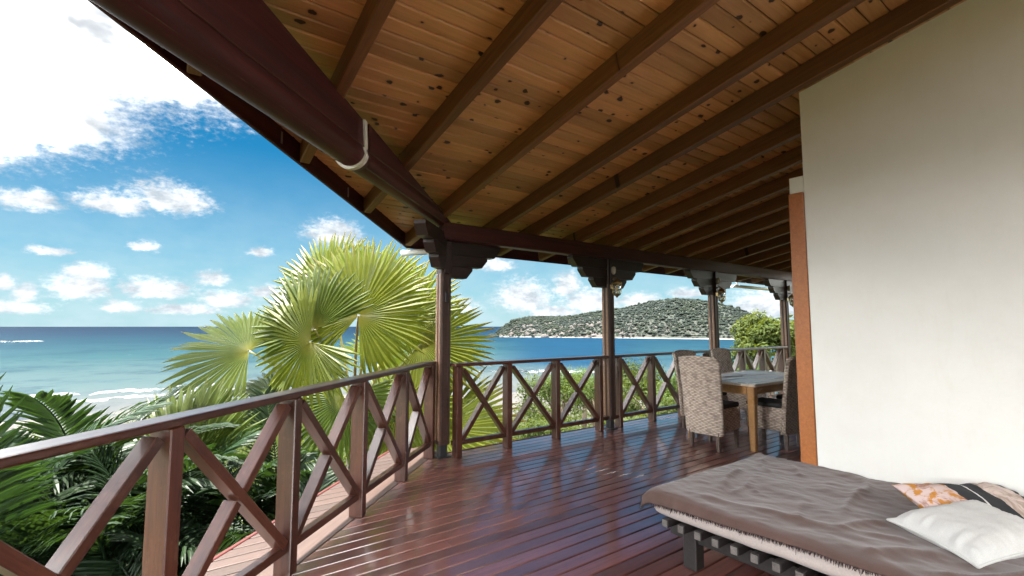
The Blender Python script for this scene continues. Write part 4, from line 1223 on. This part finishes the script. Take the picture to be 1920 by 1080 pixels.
# leafy shrubs and a tree beyond the back balustrade
def leaf_cloud(n, centers, spread, size, seed):
    r_ = np.random.default_rng(seed)
    centers = np.array(centers); k = r_.integers(0, len(centers), n)
    d = r_.normal(0, 1, (n, 3)); d /= np.linalg.norm(d, axis=1)[:, None]
    pos = centers[k] + d * (r_.random((n, 1)) ** .45) * spread
    nrm = d + np.array([0, 0, .7]) + r_.normal(0, .45, (n, 3)); nrm /= np.linalg.norm(nrm, axis=1)[:, None]
    t = np.cross(nrm, r_.normal(0, 1, (n, 3))); t /= np.linalg.norm(t, axis=1)[:, None]
    s_ = np.cross(nrm, t); L = size * r_.uniform(.6, 1.3, (n, 1)); Wd = L * .42
    v = np.stack([pos - t * L * .5, pos + s_ * Wd * .5 + nrm * L * .06, pos + t * L * .5 - nrm * L * .1, pos - s_ * Wd * .5 + nrm * L * .06], 1)
    return v.reshape(-1, 3), np.arange(n * 4).reshape(n, 4)
def bush(name, x, yq, zc, rx, rz, n, size, label, cat, group, seed, mat='shrub_leaf', trunk=True, nc=26, zg=None):
    r_ = np.random.default_rng(seed)
    zg = zc - rz - .8 if zg is None else zg
    t = thing(name, (x, yq, zg), label, cat, group)
    d = r_.normal(0, 1, (nc, 3)); d /= np.linalg.norm(d, axis=1)[:, None]; d[:, 2] = np.where(d[:, 2] < -.35, -d[:, 2], d[:, 2])
    cen = np.array([x, yq, zc]) + d * np.array([rx, rx, rz]) * r_.uniform(.45, 1.0, (nc, 1))
    v, f = leaf_cloud(n, cen, rx * .34, size, seed + 1)
    mesh_obj('crown', np_mesh('crown', v, f), mat, t)
    vv, ff = tube([(x, yq, zg - .5), (x + .03 * rx, yq, (zg + zc) / 2), (x, yq, zc)], [rx * .09, rx * .07, rx * .04], 7)
    for c in cen[:9]:
        base = Vector((x, yq, zg * .45 + zc * .55)); k = len(vv)
        a, g_ = tube(bez(base, (base + Vector(c)) / 2 + Vector((0, 0, .2 * rz)), Vector(c), 5), list(np.linspace(rx * .04, rx * .01, 5)), 5)
        vv += a; ff += [tuple(q + k for q in face) for face in g_]
    mesh_obj('trunk', pydata('trunk', vv, ff, True), 'trunk_bark', t)
    return t
G = 'shrubs on the slope beyond the back balustrade'
bush('broadleaf_tree', 18.5, 8.95, .55, 1.25, 1.25, 9000, .17, 'round sunlit broadleaf tree at the far end of the veranda', 'tree', None, 41, 'tree_leaf', nc=44, zg=-4.5)
bush('broadleaf_tree', 20.9, 8.1, .3, 1.5, 1.6, 3000, .24, 'lower tree hidden partly by the farthest post', 'tree', None, 42, 'tree_leaf', nc=30, zg=-4.5)
sh = [(17.6, 19.8, -2.9, 2.2, 1.6, 'shrub seen through the brace left of the first lantern post'),
      (20.2, 15.6, -2.5, 1.9, 1.5, 'shrub seen just right of the first lantern post'),
      (11.6, 9.6, -2.3, 1.1, .9, 'low shrub at the foot of the slope right of the first lantern post'),
      (12.9, 15.4, -3.6, 1.5, 1.2, 'low shrub in the middle of the first back bay'),
      (19.6, 13.2, -2.1, 1.6, 1.6, 'shrub behind the nearest rattan chair'),
      (25.5, 25.0, -3.5, 2.6, 1.5, 'far shrub high in the first back bay'),
      (8.6, 9.4, -3.1, 1.2, .9, 'low shrub close below the first back bay'),
      (24.0, 20.0, -2.7, 2.2, 1.7, 'tall shrub between the first lantern post and the nearest chair'),
      (15.0, 10.6, -2.4, 1.3, 1.0, 'low shrub behind the lower braces left of the nearest chair'),
      (9.8, 13.2, -4.4, 1.5, 1.1, 'shrub deep below the left end of the first back bay'),
      (22.0, 11.5, -1.3, 1.4, 1.3, 'shrub under the round tree'),
      (30.0, 30.5, -4.6, 3.0, 1.8, 'wide shrub at the edge of the beach')]
for i, (a, c, zc, rx, rz, lab) in enumerate(sh):
    bush('shrub', a, c, zc, rx, rz, int(2600 + 900 * rx), .13 + .025 * rx, lab, 'shrub', G, 70 + 3 * i, nc=22)
# scrub on the slope to the beach, too thick to count
def scrub():
    r_ = np.random.default_rng(5); n = 900
    az = R(54) - np.radians(r_.uniform(-62, 34, n)); rad = 7.5 + 145 * r_.random(n) ** 1.1
    x, y_ = rad * np.cos(az), rad * np.sin(az)
    z = np.interp(rad, [0, 6, 12, 25, 50, 100, 150, 190], [-2.6, -2.7, -3.4, -6.2, -12, -20.5, -25.0, -26.4])
    cen = np.stack([x, y_, z + .4], -1); vs_, fs_ = [], []; k = 0
    for i in range(n):
        s_ = .6 + .020 * rad[i] + .6 * r_.random()
        a, c = leaf_cloud(150, cen[i] + r_.normal(0, .5, (6, 3)) * s_ * np.array([1, 1, .5]), s_ * .8, .16 + .007 * rad[i], 500 + i)
        vs_.append(a); fs_.append(c + k); k += len(a)
    o = mesh_obj('slope_scrub', np_mesh('slope_scrub', np.concatenate(vs_), np.concatenate(fs_)), 'shrub_leaf')
    tag(o, 'low green scrub covering the slope down to the beach', 'scrub', kind='stuff')
scrub()
